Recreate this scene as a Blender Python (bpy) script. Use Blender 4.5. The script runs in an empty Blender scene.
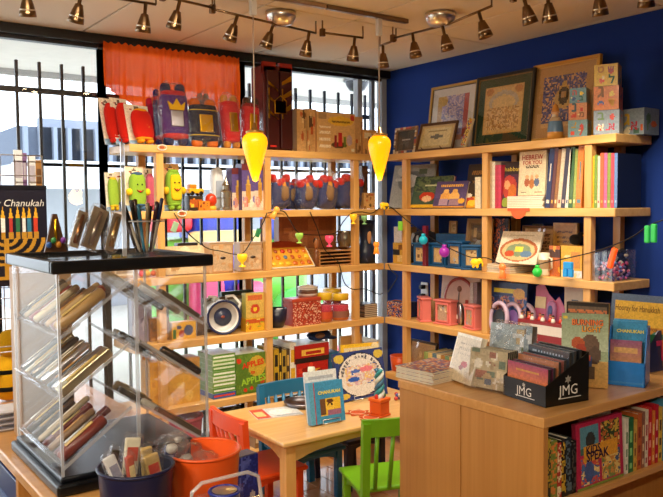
import bpy, bmesh, math, random
import numpy as np
from mathutils import Vector, Matrix, Euler, noise as mnoise
PI=math.pi
sc=bpy.context.scene
col=sc.collection
# ---------------------------------------------------------------- camera, sky, exposure
F=756.62; YAW=.6281; PIT=.0553; ROL=-.008; CAM=np.array([-3.5414,-4.2195,1.55])
fw=np.array([math.sin(YAW)*math.cos(PIT),math.cos(YAW)*math.cos(PIT),-math.sin(PIT)])
rt0=np.array([math.cos(YAW),-math.sin(YAW),0.]); up0=np.cross(rt0,fw)
rt=rt0*math.cos(ROL)+up0*math.sin(ROL); upv=-rt0*math.sin(ROL)+up0*math.cos(ROL)
cam=bpy.data.cameras.new('camera'); camo=bpy.data.objects.new('camera',cam); col.objects.link(camo)
cam.sensor_width=36; cam.lens=36*F/663; cam.clip_start=.02
camo.matrix_world=Matrix(((rt[0],upv[0],-fw[0],CAM[0]),(rt[1],upv[1],-fw[1],CAM[1]),(rt[2],upv[2],-fw[2],CAM[2]),(0,0,0,1)))
sc.camera=camo
w=bpy.data.worlds.new('sky'); sc.world=w; w.use_nodes=True
bg=w.node_tree.nodes['Background']; bg.inputs[0].default_value=(.80,.90,1.0,1); bg.inputs[1].default_value=5.0
vs=sc.view_settings; vs.view_transform='Standard'; vs.look='None'; vs.gamma=1; vs.exposure=0.0; vs.use_curve_mapping=False
sc.cycles.max_bounces=8; sc.cycles.diffuse_bounces=4; sc.cycles.glossy_bounces=4; sc.cycles.transmission_bounces=8
sc.cycles.transparent_max_bounces=40; sc.cycles.sample_clamp_indirect=4; sc.cycles.caustics_reflective=False; sc.cycles.caustics_refractive=False
LAMP_W=30.0; LAMP_COL=(1.0,.86,.64)
# ---------------------------------------------------------------- pixel -> place
def ray(x,y): return fw+rt*((x-331.5)/F)-upv*((y-248.5)/F)
def on(x,y,ax,v):
    d=ray(x,y); i='XYZ'.index(ax); return CAM+d*((v-CAM[i])/d[i])
def pr(P):
    d=np.array(P,float)-CAM; z=d@fw; return 331.5+F*(d@rt)/z, 248.5-F*(d@upv)/z
# ---------------------------------------------------------------- colours and materials
def lin(h):
    if not isinstance(h,str): return h
    r=[int(h[i:i+2],16)/255 for i in (0,2,4)]
    return tuple((x/12.92 if x<=.04045 else ((x+.055)/1.055)**2.4) for x in r)
MATS={}
def nodes(name):
    m=bpy.data.materials.new(name); m.use_nodes=True; nt=m.node_tree; b=nt.nodes['Principled BSDF']; return m,nt,b
def nd(nt,t,**k):
    n=nt.nodes.new(t)
    for a,v in k.items():
        if a.startswith('i_'): n.inputs[a[2:].replace('_',' ')].default_value=v
        else: setattr(n,a,v)
    return n
def printed(name,rough=.5,metal=0,bump=0,bscale=60,var=.12,sheen=0,coat=0,spec=.5):
    """colour of each face from the mesh's own colour layer, with fine mottling"""
    if name in MATS: return MATS[name]
    m,nt,b=nodes(name); L=nt.links
    at=nd(nt,'ShaderNodeAttribute',attribute_name='Col')
    tc=nd(nt,'ShaderNodeTexCoord'); nz=nd(nt,'ShaderNodeTexNoise',i_Scale=bscale,i_Detail=3.)
    L.new(tc.outputs['Object'],nz.inputs['Vector'])
    mr=nd(nt,'ShaderNodeMapRange'); mr.inputs[3].default_value=1-var; mr.inputs[4].default_value=1+var
    L.new(nz.outputs[0],mr.inputs[0])
    mx=nd(nt,'ShaderNodeMix',data_type='RGBA',blend_type='MULTIPLY'); mx.inputs[0].default_value=1
    L.new(at.outputs['Color'],mx.inputs[6]); L.new(mr.outputs[0],mx.inputs[7]); L.new(mx.outputs[2],b.inputs['Base Color'])
    b.inputs['Roughness'].default_value=rough; b.inputs['Metallic'].default_value=metal
    b.inputs['Specular IOR Level'].default_value=spec
    if sheen: b.inputs['Sheen Weight'].default_value=sheen
    if coat: b.inputs['Coat Weight'].default_value=coat; b.inputs['Coat Roughness'].default_value=.08
    if bump:
        bp=nd(nt,'ShaderNodeBump',i_Strength=bump,i_Distance=.004); L.new(nz.outputs[0],bp.inputs['Height']); L.new(bp.outputs[0],b.inputs['Normal'])
    MATS[name]=m; return m
PAPER=printed('printed_card',.42); GLOSS=printed('glossy_print',.34,coat=.1); MATTE=printed('matte_paper',.8,spec=.2)
CLOTH=printed('plush_cloth',.9,bump=.5,bscale=220,var=.2,sheen=.08,spec=.1); PAINT=printed('painted_wood',.35,bump=.06,bscale=30,var=.06)
PLAST=printed('coloured_plastic',.3,var=.03); METAL=printed('brushed_metal',.28,metal=1,var=.1); DARKM=printed('dark_painted_metal',.4,var=.1)
PLASTER=printed('painted_plaster',.55,bump=.12,bscale=140,var=.05); CONC=printed('outdoor_concrete',.9,bump=.1,bscale=8,var=.08,spec=.1)
def woodm(name,c1,c2,scale=(1.2,14,14),rough=.42,coat=.15):
    m,nt,b=nodes(name); L=nt.links
    tc=nd(nt,'ShaderNodeTexCoord'); mp=nd(nt,'ShaderNodeMapping'); mp.inputs['Scale'].default_value=scale
    oi=nd(nt,'ShaderNodeObjectInfo'); ad=nd(nt,'ShaderNodeVectorMath',operation='ADD')
    L.new(tc.outputs['Object'],ad.inputs[0]); 
    sca=nd(nt,'ShaderNodeMath',operation='MULTIPLY'); sca.inputs[1].default_value=37.; L.new(oi.outputs['Random'],sca.inputs[0]); L.new(sca.outputs[0],ad.inputs[1])
    L.new(ad.outputs[0],mp.inputs[0])
    n1=nd(nt,'ShaderNodeTexNoise',i_Scale=2.2,i_Detail=6.,i_Distortion=.6); L.new(mp.outputs[0],n1.inputs['Vector'])
    cr=nd(nt,'ShaderNodeValToRGB'); cr.color_ramp.elements[0].position=.3; cr.color_ramp.elements[0].color=(*lin(c1),1)
    cr.color_ramp.elements[1].position=.72; cr.color_ramp.elements[1].color=(*lin(c2),1)
    L.new(n1.outputs[0],cr.inputs[0]); L.new(cr.outputs[0],b.inputs['Base Color'])
    b.inputs['Roughness'].default_value=rough; b.inputs['Coat Weight'].default_value=coat
    bp=nd(nt,'ShaderNodeBump',i_Strength=.06,i_Distance=.002); L.new(n1.outputs[0],bp.inputs['Height']); L.new(bp.outputs[0],b.inputs['Normal'])
    return m
W_X=woodm('pine_boards','cf9a52','e3b672'); W_Z=woodm('pine_posts','cc9550','dfae6a',(14,14,1.2)); W_Y=woodm('pine_boards_across','cf9a52','e3b672',(14,1.2,14))
B_Z=woodm('beech_panel','b57c3c','c28a48',(30,30,.7)); B_X=woodm('beech_top','c48c4c','d49f60',(1.,20,20),.3,.4)
T_X=woodm('table_birch','cfa062','e0b87c',(1.,16,16),.3,.4); FL=woodm('floor_laminate','b07a48','c99560',(9,1.,9),.35,.3)
def clear(name,tint=(1,1,1),gl=.25,rough=.06,base=.0,bump=0,tr=(1,1,1),edge=.75):
    m=bpy.data.materials.new(name); m.use_nodes=True; nt=m.node_tree; nt.nodes.remove(nt.nodes['Principled BSDF']); L=nt.links
    out=nt.nodes['Material Output']; t=nd(nt,'ShaderNodeBsdfTransparent'); t.inputs[0].default_value=(*tr,1)
    g=nd(nt,'ShaderNodeBsdfGlossy'); g.inputs[0].default_value=(*tint,1); g.inputs['Roughness'].default_value=rough
    lw=nd(nt,'ShaderNodeLayerWeight'); lw.inputs[0].default_value=gl
    mr=nd(nt,'ShaderNodeMapRange'); mr.inputs[3].default_value=.03; mr.inputs[4].default_value=edge; L.new(lw.outputs['Facing'],mr.inputs[0])
    mx=nd(nt,'ShaderNodeMixShader'); L.new(mr.outputs[0],mx.inputs[0]); L.new(t.outputs[0],mx.inputs[1]); L.new(g.outputs[0],mx.inputs[2])
    if bump:
        tc=nd(nt,'ShaderNodeTexCoord'); nz=nd(nt,'ShaderNodeTexNoise',i_Scale=28.,i_Detail=4.,i_Distortion=1.2); L.new(tc.outputs['Object'],nz.inputs['Vector'])
        bp=nd(nt,'ShaderNodeBump',i_Strength=bump,i_Distance=.02); L.new(nz.outputs[0],bp.inputs['Height']); L.new(bp.outputs[0],g.inputs['Normal']); L.new(bp.outputs[0],lw.inputs['Normal'])
    last=mx
    if base:
        d=nd(nt,'ShaderNodeBsdfDiffuse'); d.inputs[0].default_value=(.85,.85,.88,1); m2=nd(nt,'ShaderNodeMixShader'); m2.inputs[0].default_value=base
        L.new(mx.outputs[0],m2.inputs[1]); L.new(d.outputs[0],m2.inputs[2]); last=m2
    L.new(last.outputs[0],out.inputs[0]); return m
GLASS=clear('window_glass',gl=.04,rough=.01); ACRYL=clear('clear_acrylic',gl=.3,rough=.03,base=.012,tr=(.985,.985,.99),edge=.16); ACEDGE=clear('acrylic_edges',gl=.5,rough=.1,base=.3)
BAG=clear('crinkled_cellophane',gl=.25,rough=.14,base=.012,bump=1.,edge=.45)
def glow(name,c,strength,rough=.35):
    m,nt,b=nodes(name); b.inputs['Base Color'].default_value=(*lin(c),1); b.inputs['Roughness'].default_value=rough
    b.inputs['Emission Color'].default_value=(*lin(c),1); b.inputs['Emission Strength'].default_value=strength
    return m
def fabric(name,c,tl=.6):
    m=bpy.data.materials.new(name); m.use_nodes=True; nt=m.node_tree; nt.nodes.remove(nt.nodes['Principled BSDF']); L=nt.links
    d=nd(nt,'ShaderNodeBsdfDiffuse'); t=nd(nt,'ShaderNodeBsdfTranslucent'); x=nd(nt,'ShaderNodeMixShader'); x.inputs[0].default_value=tl; tp=nd(nt,'ShaderNodeBsdfTransparent'); x2=nd(nt,'ShaderNodeMixShader'); x2.inputs[0].default_value=.03
    tc=nd(nt,'ShaderNodeTexCoord'); wv=nd(nt,'ShaderNodeTexNoise',i_Scale=300.); L.new(tc.outputs['Object'],wv.inputs['Vector'])
    cr=nd(nt,'ShaderNodeValToRGB'); a=lin(c); cr.color_ramp.elements[0].color=(a[0]*.85,a[1]*.85,a[2]*.85,1); cr.color_ramp.elements[1].color=(*a,1); L.new(wv.outputs[0],cr.inputs[0])
    L.new(cr.outputs[0],d.inputs[0]); L.new(cr.outputs[0],t.inputs[0]); L.new(d.outputs[0],x.inputs[1]); L.new(t.outputs[0],x.inputs[2]); 
    L.new(x.outputs[0],x2.inputs[1]); L.new(tp.outputs[0],x2.inputs[2]); L.new(x2.outputs[0],nt.nodes['Material Output'].inputs[0]); return m
# ---------------------------------------------------------------- mesh building
class G:
    def __init__(s): s.v=[]; s.f=[]; s.c=[]; s.s=[]
    def add(s,v,f,c='808080',sm=False,M=None):
        o=len(s.v)
        if M is not None: v=[tuple(M@Vector(p)) for p in v]
        s.v+=list(v)
        for q in f: s.f.append(tuple(o+i for i in q)); s.s.append(sm)
        if isinstance(c,list): s.c+=[lin(x) for x in c]
        else: s.c+=[lin(c)]*len(f)
        return s
    def box(s,x0,x1,y0,y1,z0,z1,c='808080',M=None):
        v=[(x,y,z) for z in(z0,z1) for y in(y0,y1) for x in(x0,x1)]
        return s.add(v,[(0,2,3,1),(4,5,7,6),(0,1,5,4),(2,6,7,3),(0,4,6,2),(1,3,7,5)],c,False,M)
    def rbox(s,x0,x1,y0,y1,z0,z1,c='808080',r=.006,seg=2,M=None):
        bm=bmesh.new(); bmesh.ops.create_cube(bm,size=1)
        for p in bm.verts: p.co=Vector(((x0+x1)/2+p.co.x*(x1-x0),(y0+y1)/2+p.co.y*(y1-y0),(z0+z1)/2+p.co.z*(z1-z0)))
        r=min(r,.45*min(x1-x0,y1-y0,z1-z0))
        bmesh.ops.bevel(bm,geom=list(bm.edges),offset=r,segments=seg,affect='EDGES',profile=.5)
        bm.verts.index_update(); s.add([tuple(p.co) for p in bm.verts],[tuple(q.index for q in f.verts) for f in bm.faces],c,False,M); bm.free(); return s
    def lathe(s,prof,n=20,c='808080',M=None,sm=True,cap=True):
        v=[];f=[];cc=[]
        for r,z in prof: v+=[(r*math.cos(2*PI*k/n),r*math.sin(2*PI*k/n),z) for k in range(n)]
        for j in range(len(prof)-1):
            for k in range(n):
                a=j*n+k;b=j*n+(k+1)%n; f.append((a,b,b+n,a+n)); cc.append(c[j] if isinstance(c,list) else c)
        if cap:
            for j,rev in((0,1),(len(prof)-1,0)):
                if prof[j][0]>1e-6:
                    q=[j*n+k for k in range(n)]; f.append(tuple(q[::-1] if rev else q)); cc.append(c[min(j,len(c)-1)] if isinstance(c,list) else c)
        return s.add(v,f,cc,sm,M)
    def tube(s,pts,r,n=8,c='808080',closed=False):
        P=[Vector(p) for p in pts]; m=len(P); v=[]; f=[]
        for i,p in enumerate(P):
            a=P[(i-1)%m] if (closed or i>0) else p; b=P[(i+1)%m] if (closed or i<m-1) else p
            t=(b-a).normalized(); h=Vector((0,0,1)) if abs(t.z)<.9 else Vector((1,0,0))
            u=t.cross(h).normalized(); w_=t.cross(u); rr=r[i] if isinstance(r,(list,tuple)) else r
            v+=[tuple(p+u*(rr*math.cos(2*PI*k/n))+w_*(rr*math.sin(2*PI*k/n))) for k in range(n)]
        for i in range(m if closed else m-1):
            for k in range(n):
                a=i*n+k;b=i*n+(k+1)%n;c2=((i+1)%m)*n; f.append((a,b,c2+(k+1)%n,c2+k))
        if not closed: f.append(tuple(range(n))[::-1]); f.append(tuple((m-1)*n+k for k in range(n)))
        return s.add(v,f,c,True)
    def sell(s,c,cx,cy,cz,rx,ry,rz,e1=1.,e2=1.,nu=18,nv=12,M=None,nz=0,seed=0):
        sg=lambda x,e: math.copysign(abs(x)**e,x); v=[];f=[]
        for j in range(nv+1):
            ph=-PI/2+PI*j/nv
            for k in range(nu):
                th=2*PI*k/nu; p=Vector((sg(math.cos(ph),e1)*sg(math.cos(th),e2),sg(math.cos(ph),e1)*sg(math.sin(th),e2),sg(math.sin(ph),e1)))
                q=1+nz*mnoise.noise(p*2.3+Vector((seed*7.1,seed*3.3,0))) if nz else 1
                v.append((cx+rx*p.x*q,cy+ry*p.y*q,cz+rz*p.z*q))
        for j in range(nv):
            for k in range(nu):
                a=j*nu+k;b=j*nu+(k+1)%nu; f.append((a,b,b+nu,a+nu))
        return s.add(v,f,c,True,M)
    def prism(s,poly,d0,d1,c='808080',M=None,cs=None):
        """polygon in x,z extruded along y"""
        n=len(poly); v=[(x,d0,z) for x,z in poly]+[(x,d1,z) for x,z in poly]
        f=[tuple(range(n)),tuple(range(2*n-1,n-1,-1))]+[(i,i+n,(i+1)%n+n,(i+1)%n) for i in range(n)]
        return s.add(v,f,c if cs is None else [c,c]+[cs]*n,False,M)
    def art(s,x0,x1,z0,z1,y,fn,cell=.008,M=None,lim=96):
        nx=max(4,min(lim,int((x1-x0)/cell))); nz=max(4,min(lim,int((z1-z0)/cell)))
        v=[(x0+(x1-x0)*i/nx,y,z0+(z1-z0)*j/nz) for j in range(nz+1) for i in range(nx+1)]; f=[];cc=[]
        for j in range(nz):
            for i in range(nx):
                a=j*(nx+1)+i; f.append((a,a+1,a+nx+2,a+nx+1)); cc.append(fn((i+.5)/nx,(j+.5)/nz))
        return s.add(v,f,cc,False,M)
    def mesh(s,name):
        me=bpy.data.meshes.new(name); me.from_pydata(s.v,[],s.f); me.polygons.foreach_set('use_smooth',s.s)
        at=me.color_attributes.new('Col','FLOAT_COLOR','CORNER'); buf=[]
        for f,c in zip(s.f,s.c): buf+=[c[0],c[1],c[2],1.]*len(f)
        at.data.foreach_set('color',buf); me.update(); return me
def ob(name,g,mat,parent=None,loc=None,rot=None):
    me=g.mesh(name) if isinstance(g,G) else g
    if not me.materials: me.materials.append(mat)
    o=bpy.data.objects.new(name,me); col.objects.link(o)
    if parent: o.parent=parent
    if loc is not None: o.location=loc
    if rot is not None: o.rotation_euler=rot
    return o
def tag(o,label,cat,group=None):
    o['label']=label; o['category']=cat
    if group: o['group']=group
    return o
def thing(name,label,cat,loc=(0,0,0),rot=(0,0,0),group=None):
    o=bpy.data.objects.new(name,None); col.objects.link(o); o.empty_display_size=.05; o.location=loc; o.rotation_euler=rot
    return tag(o,label,cat,group)
def struct(name,g,mat,parent=None):
    o=ob(name,g,mat,parent)
    if not parent: o['kind']='structure'
    return o
def dup(root,loc,rot=None,label=None,group=None):
    def cp(o,p):
        c=o.copy(); col.objects.link(c); c.parent=p
        for k in o.children: cp(k,c)
        return c
    r=cp(root,None); r.location=loc
    if rot is not None: r.rotation_euler=rot
    if label: r['label']=label
    if group: r['group']=group
    return r
TXT={}
def txt(parent,s,x,z,wd,c,y=-.0012,size=None,ht=None,mat=None,rot=None,sp=1.,shear=0,bold=0,name='lettering',loc=None):
    cu=bpy.data.curves.new('t','FONT'); cu.body=s; cu.align_x='CENTER'; cu.align_y='CENTER'; cu.resolution_u=2; cu.space_character=sp; cu.shear=shear; cu.offset=bold
    t=bpy.data.objects.new('t',cu); me=bpy.data.meshes.new_from_object(t); bpy.data.objects.remove(t); bpy.data.curves.remove(cu)
    if len(me.vertices)==0: return None
    co=np.zeros(len(me.vertices)*3); me.vertices.foreach_get('co',co); co=co.reshape(-1,3); mn=co.min(0); mx=co.max(0); ce=(mn+mx)/2
    k=wd/(mx[0]-mn[0]); kz=(ht/(mx[1]-mn[1])) if ht else k
    P=np.zeros_like(co); P[:,0]=(co[:,0]-ce[0])*k; P[:,2]=(co[:,1]-ce[1])*kz; P[:,1]=-.0004
    me.vertices.foreach_set('co',P.ravel())
    me.materials.clear(); at=me.color_attributes.new('Col','FLOAT_COLOR','CORNER'); l=lin(c); at.data.foreach_set('color',[l[0],l[1],l[2],1.]*len(me.loops)); me.update()
    return ob(name,me,mat or PAPER,parent,(x,y,z) if loc is None else loc,rot)
# ---------------------------------------------------------------- printed pictures
def art(bgc,*ops):
    bgc=lin(bgc); O=[]; RJ=random.Random(len(ops)*31+7)
    for o in ops: O.append(o)
    def fn(u,v):
        c=bgc
        for o in O:
            k=o[0]
            if k=='r' and o[1]<=u<=o[3] and o[2]<=v<=o[4]: c=lin(o[5])
            elif k=='e' and ((u-o[1])/o[3])**2+((v-o[2])/o[4])**2<=1: c=lin(o[5])
            elif k=='t':   # triangle-ish flame/leaf
                h=(v-o[2])/o[4]
                if 0<=h<=1 and abs(u-o[1])<=o[3]*(1-h): c=lin(o[5])
            elif k=='n' and o[1]<=u<=o[3] and o[2]<=v<=o[4]:
                n=.75*mnoise.noise(Vector((u*o[5]+o[7]*3.7,v*o[5]*1.3,o[7]*1.9)))+.45*mnoise.noise(Vector((u*o[5]*2.7+o[7],v*o[5]*3.1,o[7]*.9))); q=o[6]; i=int((n*.9+.5)*len(q)); i=max(0,min(len(q)-1,i))
                if q[i]: c=lin(q[i])
            elif k=='g' and o[1]<=u<=o[3] and o[2]<=v<=o[4]:   # vertical blend
                t=(v-o[2])/(o[4]-o[2]); a=lin(o[5]); b=lin(o[6]); c=tuple(a[i]*(1-t)+b[i]*t for i in range(3))
            elif k=='l' and o[1]<=u<=o[3] and o[2]<=v<=o[4] and int((v-o[2])*o[5])%2==0 and math.sin(u*90+v*400)>-.6: c=lin(o[6])   # lines of small print
        j=1+RJ.uniform(-.13,.13); return (c[0]*j,c[1]*j,c[2]*j)
    return fn
def blots(seed,cols,n,u0=.05,v0=.05,u1=.95,v1=.95,s=.14):
    R=random.Random(seed); r=[]
    for i in range(n): r.append((R.choice('eer'),)+((lambda a,b,p,q: (a,b,p,q))(R.uniform(u0,u1),R.uniform(v0,v1),R.uniform(.3,1)*s,R.uniform(.3,1)*s))+(R.choice(cols),))
    out=[]
    for o in r:
        if o[0]=='r': out.append(('r',max(u0,o[1]-o[3]),max(v0,o[2]-o[4]),min(u1,o[1]+o[3]),min(v1,o[2]+o[4]),o[5]))
        else: out.append(o)
    return out
# ---------------------------------------------------------------- shelf slots
ZB=[None,1.846,1.490,1.131,.773,.406,.06]; TH=.042; LF=-.378; RF=-.319; SD=.304
ZT=[None]+[z+TH for z in ZB[1:]]
class S: pass
def slot(side,px0,px1,pyt,lvl,off=.02,zb=None):
    s=S(); z0=ZT[lvl]+.001 if zb is None else zb; pm=(px0+px1)/2
    ax,v,i=('Y',LF+off,0) if side=='L' else ('X',RF+off,1)
    s.h=on(pm,pyt,ax,v)[2]-z0; zc=z0+s.h/2
    py=248.
    for _ in range(3):
        q=on(pm,py,ax,v); q[2]=zc; py=pr(q)[1]
    a=on(px0,py,ax,v)[i]; b=on(px1,py,ax,v)[i]
    s.w=abs(b-a); c=(a+b)/2; s.loc=(c,v,z0) if side=='L' else (v,c,z0); s.rz=0 if side=='L' else -PI/2; s.z0=z0
    return s
def place(s,d=0,lean=0,turn=0,roll=0):
    x,y,z=s.loc; return (x,y,z+d*math.sin(lean)),(-lean,roll,s.rz+turn)
def at(x,y,z,w_,h,rz=0):
    s=S(); s.loc=(x,y,z); s.w=w_; s.h=h; s.rz=rz; s.z0=z; return s
# ---------------------------------------------------------------- generic goods
def carton(s,label,cat,fn=None,d=.06,side='b89b74',top=None,lean=0,turn=0,mat=None,name='box',group=None,cell=.006,texts=(),roll=0,sideart=None,r=.0):
    """a closed carton: printed front, plain sides, lid seam and flap"""
    g=G(); w2=s.w/2; h=s.h/math.cos(lean) if lean else s.h
    g.box(-w2,w2,.0006,d,0,h,[top or side]*1*2+[side]*4)
    if fn: g.art(-w2,w2,0,h,0,fn,cell)
    if sideart:
        M=Matrix.Translation((-w2-.0006,d/2,0))@Matrix.Rotation(-PI/2,4,'Z'); g.art(-d/2,d/2,0,h,0,sideart,cell,M)
        M=Matrix.Translation((w2+.0006,d/2,0))@Matrix.Rotation(PI/2,4,'Z'); g.art(-d/2,d/2,0,h,0,sideart,cell,M)
    loc,rot=place(s,d,lean,turn,roll)
    o=ob(name,g,mat or GLOSS,None,loc,rot); tag(o,label,cat,group)
    f=G(); f.box(-w2*.98,w2*.98,d*.08,d*.92,h,h+.0012,top or side); ob('lid_flap',f,mat or GLOSS,o)
    for t in texts: txt(o,t[0],t[1]*w2,t[2]*h,t[3]*s.w,t[4],**{'y':-.001,**(t[5] if len(t)>5 else {})})
    return o
def book(s,label,fn,d=.014,lean=.18,turn=0,spine=None,cat='book',name='book',group=None,cell=.005,texts=(),mat=None,back=None,pages='efe6d2'):
    """a book standing with its front cover towards the room"""
    g=G(); w2=s.w/2; h=s.h/math.cos(lean); b=min(.003,d*.25); sp=spine or lin('c8b08c')
    g.art(-w2,w2,0,h,0,fn,cell); g.box(-w2,w2,.0004,b,0,h,sp); g.box(-w2,w2,d-b,d,0,h,back or sp); g.box(-w2,-w2+b,b,d-b,0,h,sp)
    loc,rot=place(s,d,lean,turn); o=ob(name,g,mat or GLOSS,None,loc,rot); tag(o,label,cat,group)
    p=G(); p.box(-w2+b+.0005,w2-.004,b+.0003,d-b-.0003,.004,h-.004,pages); ob('pages',p,MATTE,o)
    for t in texts: txt(o,t[0],t[1]*w2,t[2]*h,t[3]*s.w,t[4],**{'y':-.001,**(t[5] if len(t)>5 else {})})
    return o
def spine(s,label,c,depth=.18,c2=None,roll=0,group=None,name='book',cat='book',bands=(),pages='e8dfc8',lean=0):
    """a book shelved upright with its spine towards the room"""
    g=G(); w2=max(s.w/2,.003); h=s.h/math.cos(roll); b=min(.0025,w2*.3)
    fn=art(c,*bands); g.art(-w2,w2,0,h,0,fn,.006); g.box(-w2,-w2+b,.0004,depth,0,h,c2 or c); g.box(w2-b,w2,.0004,depth,0,h,c2 or c); g.box(-w2+b,w2-b,.0004,b,0,h,c)
    x,y,z=s.loc; z+=w2*abs(math.sin(roll))
    o=ob(name,g,GLOSS,None,(x,y,z),(0,roll,s.rz)); tag(o,label,cat,group)
    p=G(); p.box(-w2+b+.0003,w2-b-.0003,b+.0005,depth-.004,.003,h-.004,pages); ob('pages',p,MATTE,o)
    return o
def frame(s,label,fc,matc,fn,fw_=.02,mw=.03,lean=.15,d=.018,turn=0,glass=True,cat='picture',name='framed_picture',fmat=None,inner=None,easel=False,group=None):
    w2=s.w/2; h=s.h/math.cos(lean); loc,rot=place(s,d,lean,turn)
    t=thing(name,label,cat,loc,rot,group)
    g=G()
    for a,b,y0,f in((0,fw_,0,fc),(fw_,fw_+max(.004,fw_*.3),.004,inner or fc)):
        x=w2-a; q=b-a
        g.rbox(-x,-x+q,y0,d,a,h-a,f,.003); g.rbox(x-q,x,y0,d,a,h-a,f,.003); g.rbox(-x+q,x-q,y0,d,a,a+q,f,.003); g.rbox(-x+q,x-q,y0,d,h-a-q,h-a,f,.003)
    ob('frame',g,fmat or PAINT,t)
    k=fw_+max(.004,fw_*.3)*.8
    m=G(); m.box(-w2+k,w2-k,.010,.013,k,h-k,matc); ob('mat_board',m,MATTE,t)
    p=G(); q=k+mw; p.art(-w2+q,w2-q,q,h-q,.0092,fn,.008); ob('picture',p,PAPER,t)
    if glass: 
        gl=G(); gl.box(-w2+k,w2-k,.0065,.0075,k,h-k); ob('glass',gl,GLASS,t)
    if easel:
        e=G()
        for sx in(-1,1): e.tube([(sx*w2*.5,-.03,.012),(sx*w2*.5,-.006,.004),(sx*w2*.5,d+.004,.004),(sx*w2*.5,d+.006,h*.6)],.0022,6,'2a2420')
        ob('wire_easel',e,DARKM,t)
    return t
def lowz(g,z=.0015): g.v=[(a,b,max(c,z)) for a,b,c in g.v]; return g
def bag(parent,cx,cy,cz,rx,ry,rz,seed=0,e=.7):
    g=G(); g.sell('ffffff',cx,cy,cz,rx,ry,rz,e,e,22,14,None,.16,seed); lowz(g); return ob('clear_bag',g,BAG,parent)
def wire_stand(parent,w_,y,h=.05,c='d8d8d8'):
    g=G()
    for sx in(-1,1): g.tube([(sx*w_/2,-.03,.022),(sx*w_/2,-.03,.003),(sx*w_/2,y,.003),(sx*w_/2,y+.03,h)],.0016,6,c)
    g.tube([(-w_/2,-.03,.004),(w_/2,-.03,.004)],.0016,6,c); g.tube([(-w_/2,-.03,.022),(w_/2,-.03,.022)],.0016,6,c)
    return ob('wire_stand',g,METAL,parent)
# ================================================================ the setting
CEIL=2.507; XL=-5.6; YB=-7.0
g=G(); g.box(XL,0,YB,0,-.06,-.012,'8a6036'); floor=struct('floor',g,FL)
pl=G(); pl.rbox(-.059,.059,-.645,.645,-.012,0,'a0703c',.0015,1); plm=pl.mesh('floor_plank')
for i in range(46):
    for j in range(5):
        ob('floor_plank',plm,FL,floor,(-.06-i*.12,-.2-(i*7%5)*.26-j*1.296,0))
g=G(); g.box(XL,0,YB,0,CEIL+.012,CEIL+.1,'b9a58f'); ceil=struct('ceiling',g,PLASTER)
TILE=printed('ceiling_tile',.9,bump=.5,bscale=260,var=.06,spec=.1)
t=G(); t.rbox(-.2625,.2625,-.53,.53,CEIL,CEIL+.012,'e9dccb',.003,1); tm=t.mesh('ceiling_tile')
for i in range(11):
    for j in range(7): ob('ceiling_tile',tm,TILE,ceil,(.2275-i*.535-.535*0 if False else -.3075-i*.535,-.55-j*1.07,0))
t=G(); t.rbox(-.036,0,-YB*0-6.99,-.001,CEIL,CEIL+.012,'e9dccb',.003,1); ob('ceiling_tile',t,TILE,ceil)
g=G(); g.box(0,.12,YB,.07,-.06,2.7,'1c3886'); struct('wall_right',g,printed('blue_wall_paint',.75,bump=.12,bscale=140,var=.05,spec=.15))
g=G(); g.box(XL-.12,XL,YB,.1,-.06,2.7,'d9c7a6'); struct('wall_left',g,PLASTER)
g=G(); g.box(XL-.12,.12,YB-.12,YB,-.06,2.7,'d9c7a6'); struct('wall_front',g,PLASTER)
# window wall
g=G(); g.box(XL,-.001,-.075,.06,2.455,CEIL-.001,'120c0b'); g.box(XL,-.001,-.02,.08,-.06,.10,'2a2320'); wb=struct('wall_back',g,DARKM)
MUL=[-5.6,-4.72,-3.83,-2.945,-2.062,-1.175,-.03]
for i in range(6):
    a,b=MUL[i],MUL[i+1]; g=G(); f=.017
    c='17100f' 
    for x in(a,b): g.box(x-f,x+f if x<-.05 else -.001,-.03,.022,.101,2.454,c if x<-.05 else 'aab0ba')
    g.box(a+f,b-f,-.03,.04,.101,.14,c); g.box(a+f,b-f,-.03,.02,2.436,2.454,c)
    if i==5:
        g.box(-.255,-.215,-.02,.03,.14,2.436,'b4bac4'); g.box(-.115,-.085,.0,.03,.14,2.436,'8a93a3')
    wn=struct('window_%d'%(i+1),g,DARKM)
    p=G(); p.box(a+f,b-f,.004,.010,.141,2.435); ob('pane',p,GLASS,wn)
# outside: ground, soffit, building, security bars
g=G(); g.box(-14,8,.09,16,-.2,-.08,'c8c4ba'); struct('ground_outside',g,CONC)
sy=on(46,73,'Z',2.75)[1]
g=G(); g.box(-9,4,.09,sy,2.75,3.0,'d8d6d0'); g.box(-9,4,sy-.06,sy,2.70,2.75,'aaa8a4'); tag(struct('soffit',g,CONC),'white concrete overhang ceiling outside the shop windows','overhang')
d=on(357,83,'Z',2.72); t=thing('dome_lamp','small dark dome lamp under the white overhang outside the window','lamp',(d[0],d[1],2.75))
g=G(); g.lathe([(.11,0),(.11,-.03),(.1,-.06),(.07,-.1),(.0,-.12)],18,'23252b'); ob('dome',g,PLAST,t)
g=G(); g.lathe([(.13,0),(.13,-.02),(.0,-.021)],18,'77787c'); ob('base_ring',g,PLAST,t)
gr=thing('security_grille','black iron security grille with upright bars outside the shop windows','grille',(0,.15,-.08))
bm_=G(); bm_.box(-.008,.008,-.008,.008,0,2.44,'0b0b10'); bm_.add([(-.008,-.008,2.44),(.008,-.008,2.44),(.008,.008,2.44),(-.008,.008,2.44),(0,0,2.443)],[(0,1,4),(1,2,4),(2,3,4),(3,0,4)],'0b0b10'); bmm=bm_.mesh('bar')
for i in range(30): ob('bar',bmm,DARKM,gr,(-.057-i*.121,0,0))
for z in(2.265,.30): g=G(); g.box(-3.7,-.012,-.024,-.009,z,z+.03,'0b0b10'); ob('rail',g,DARKM,gr)
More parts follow.
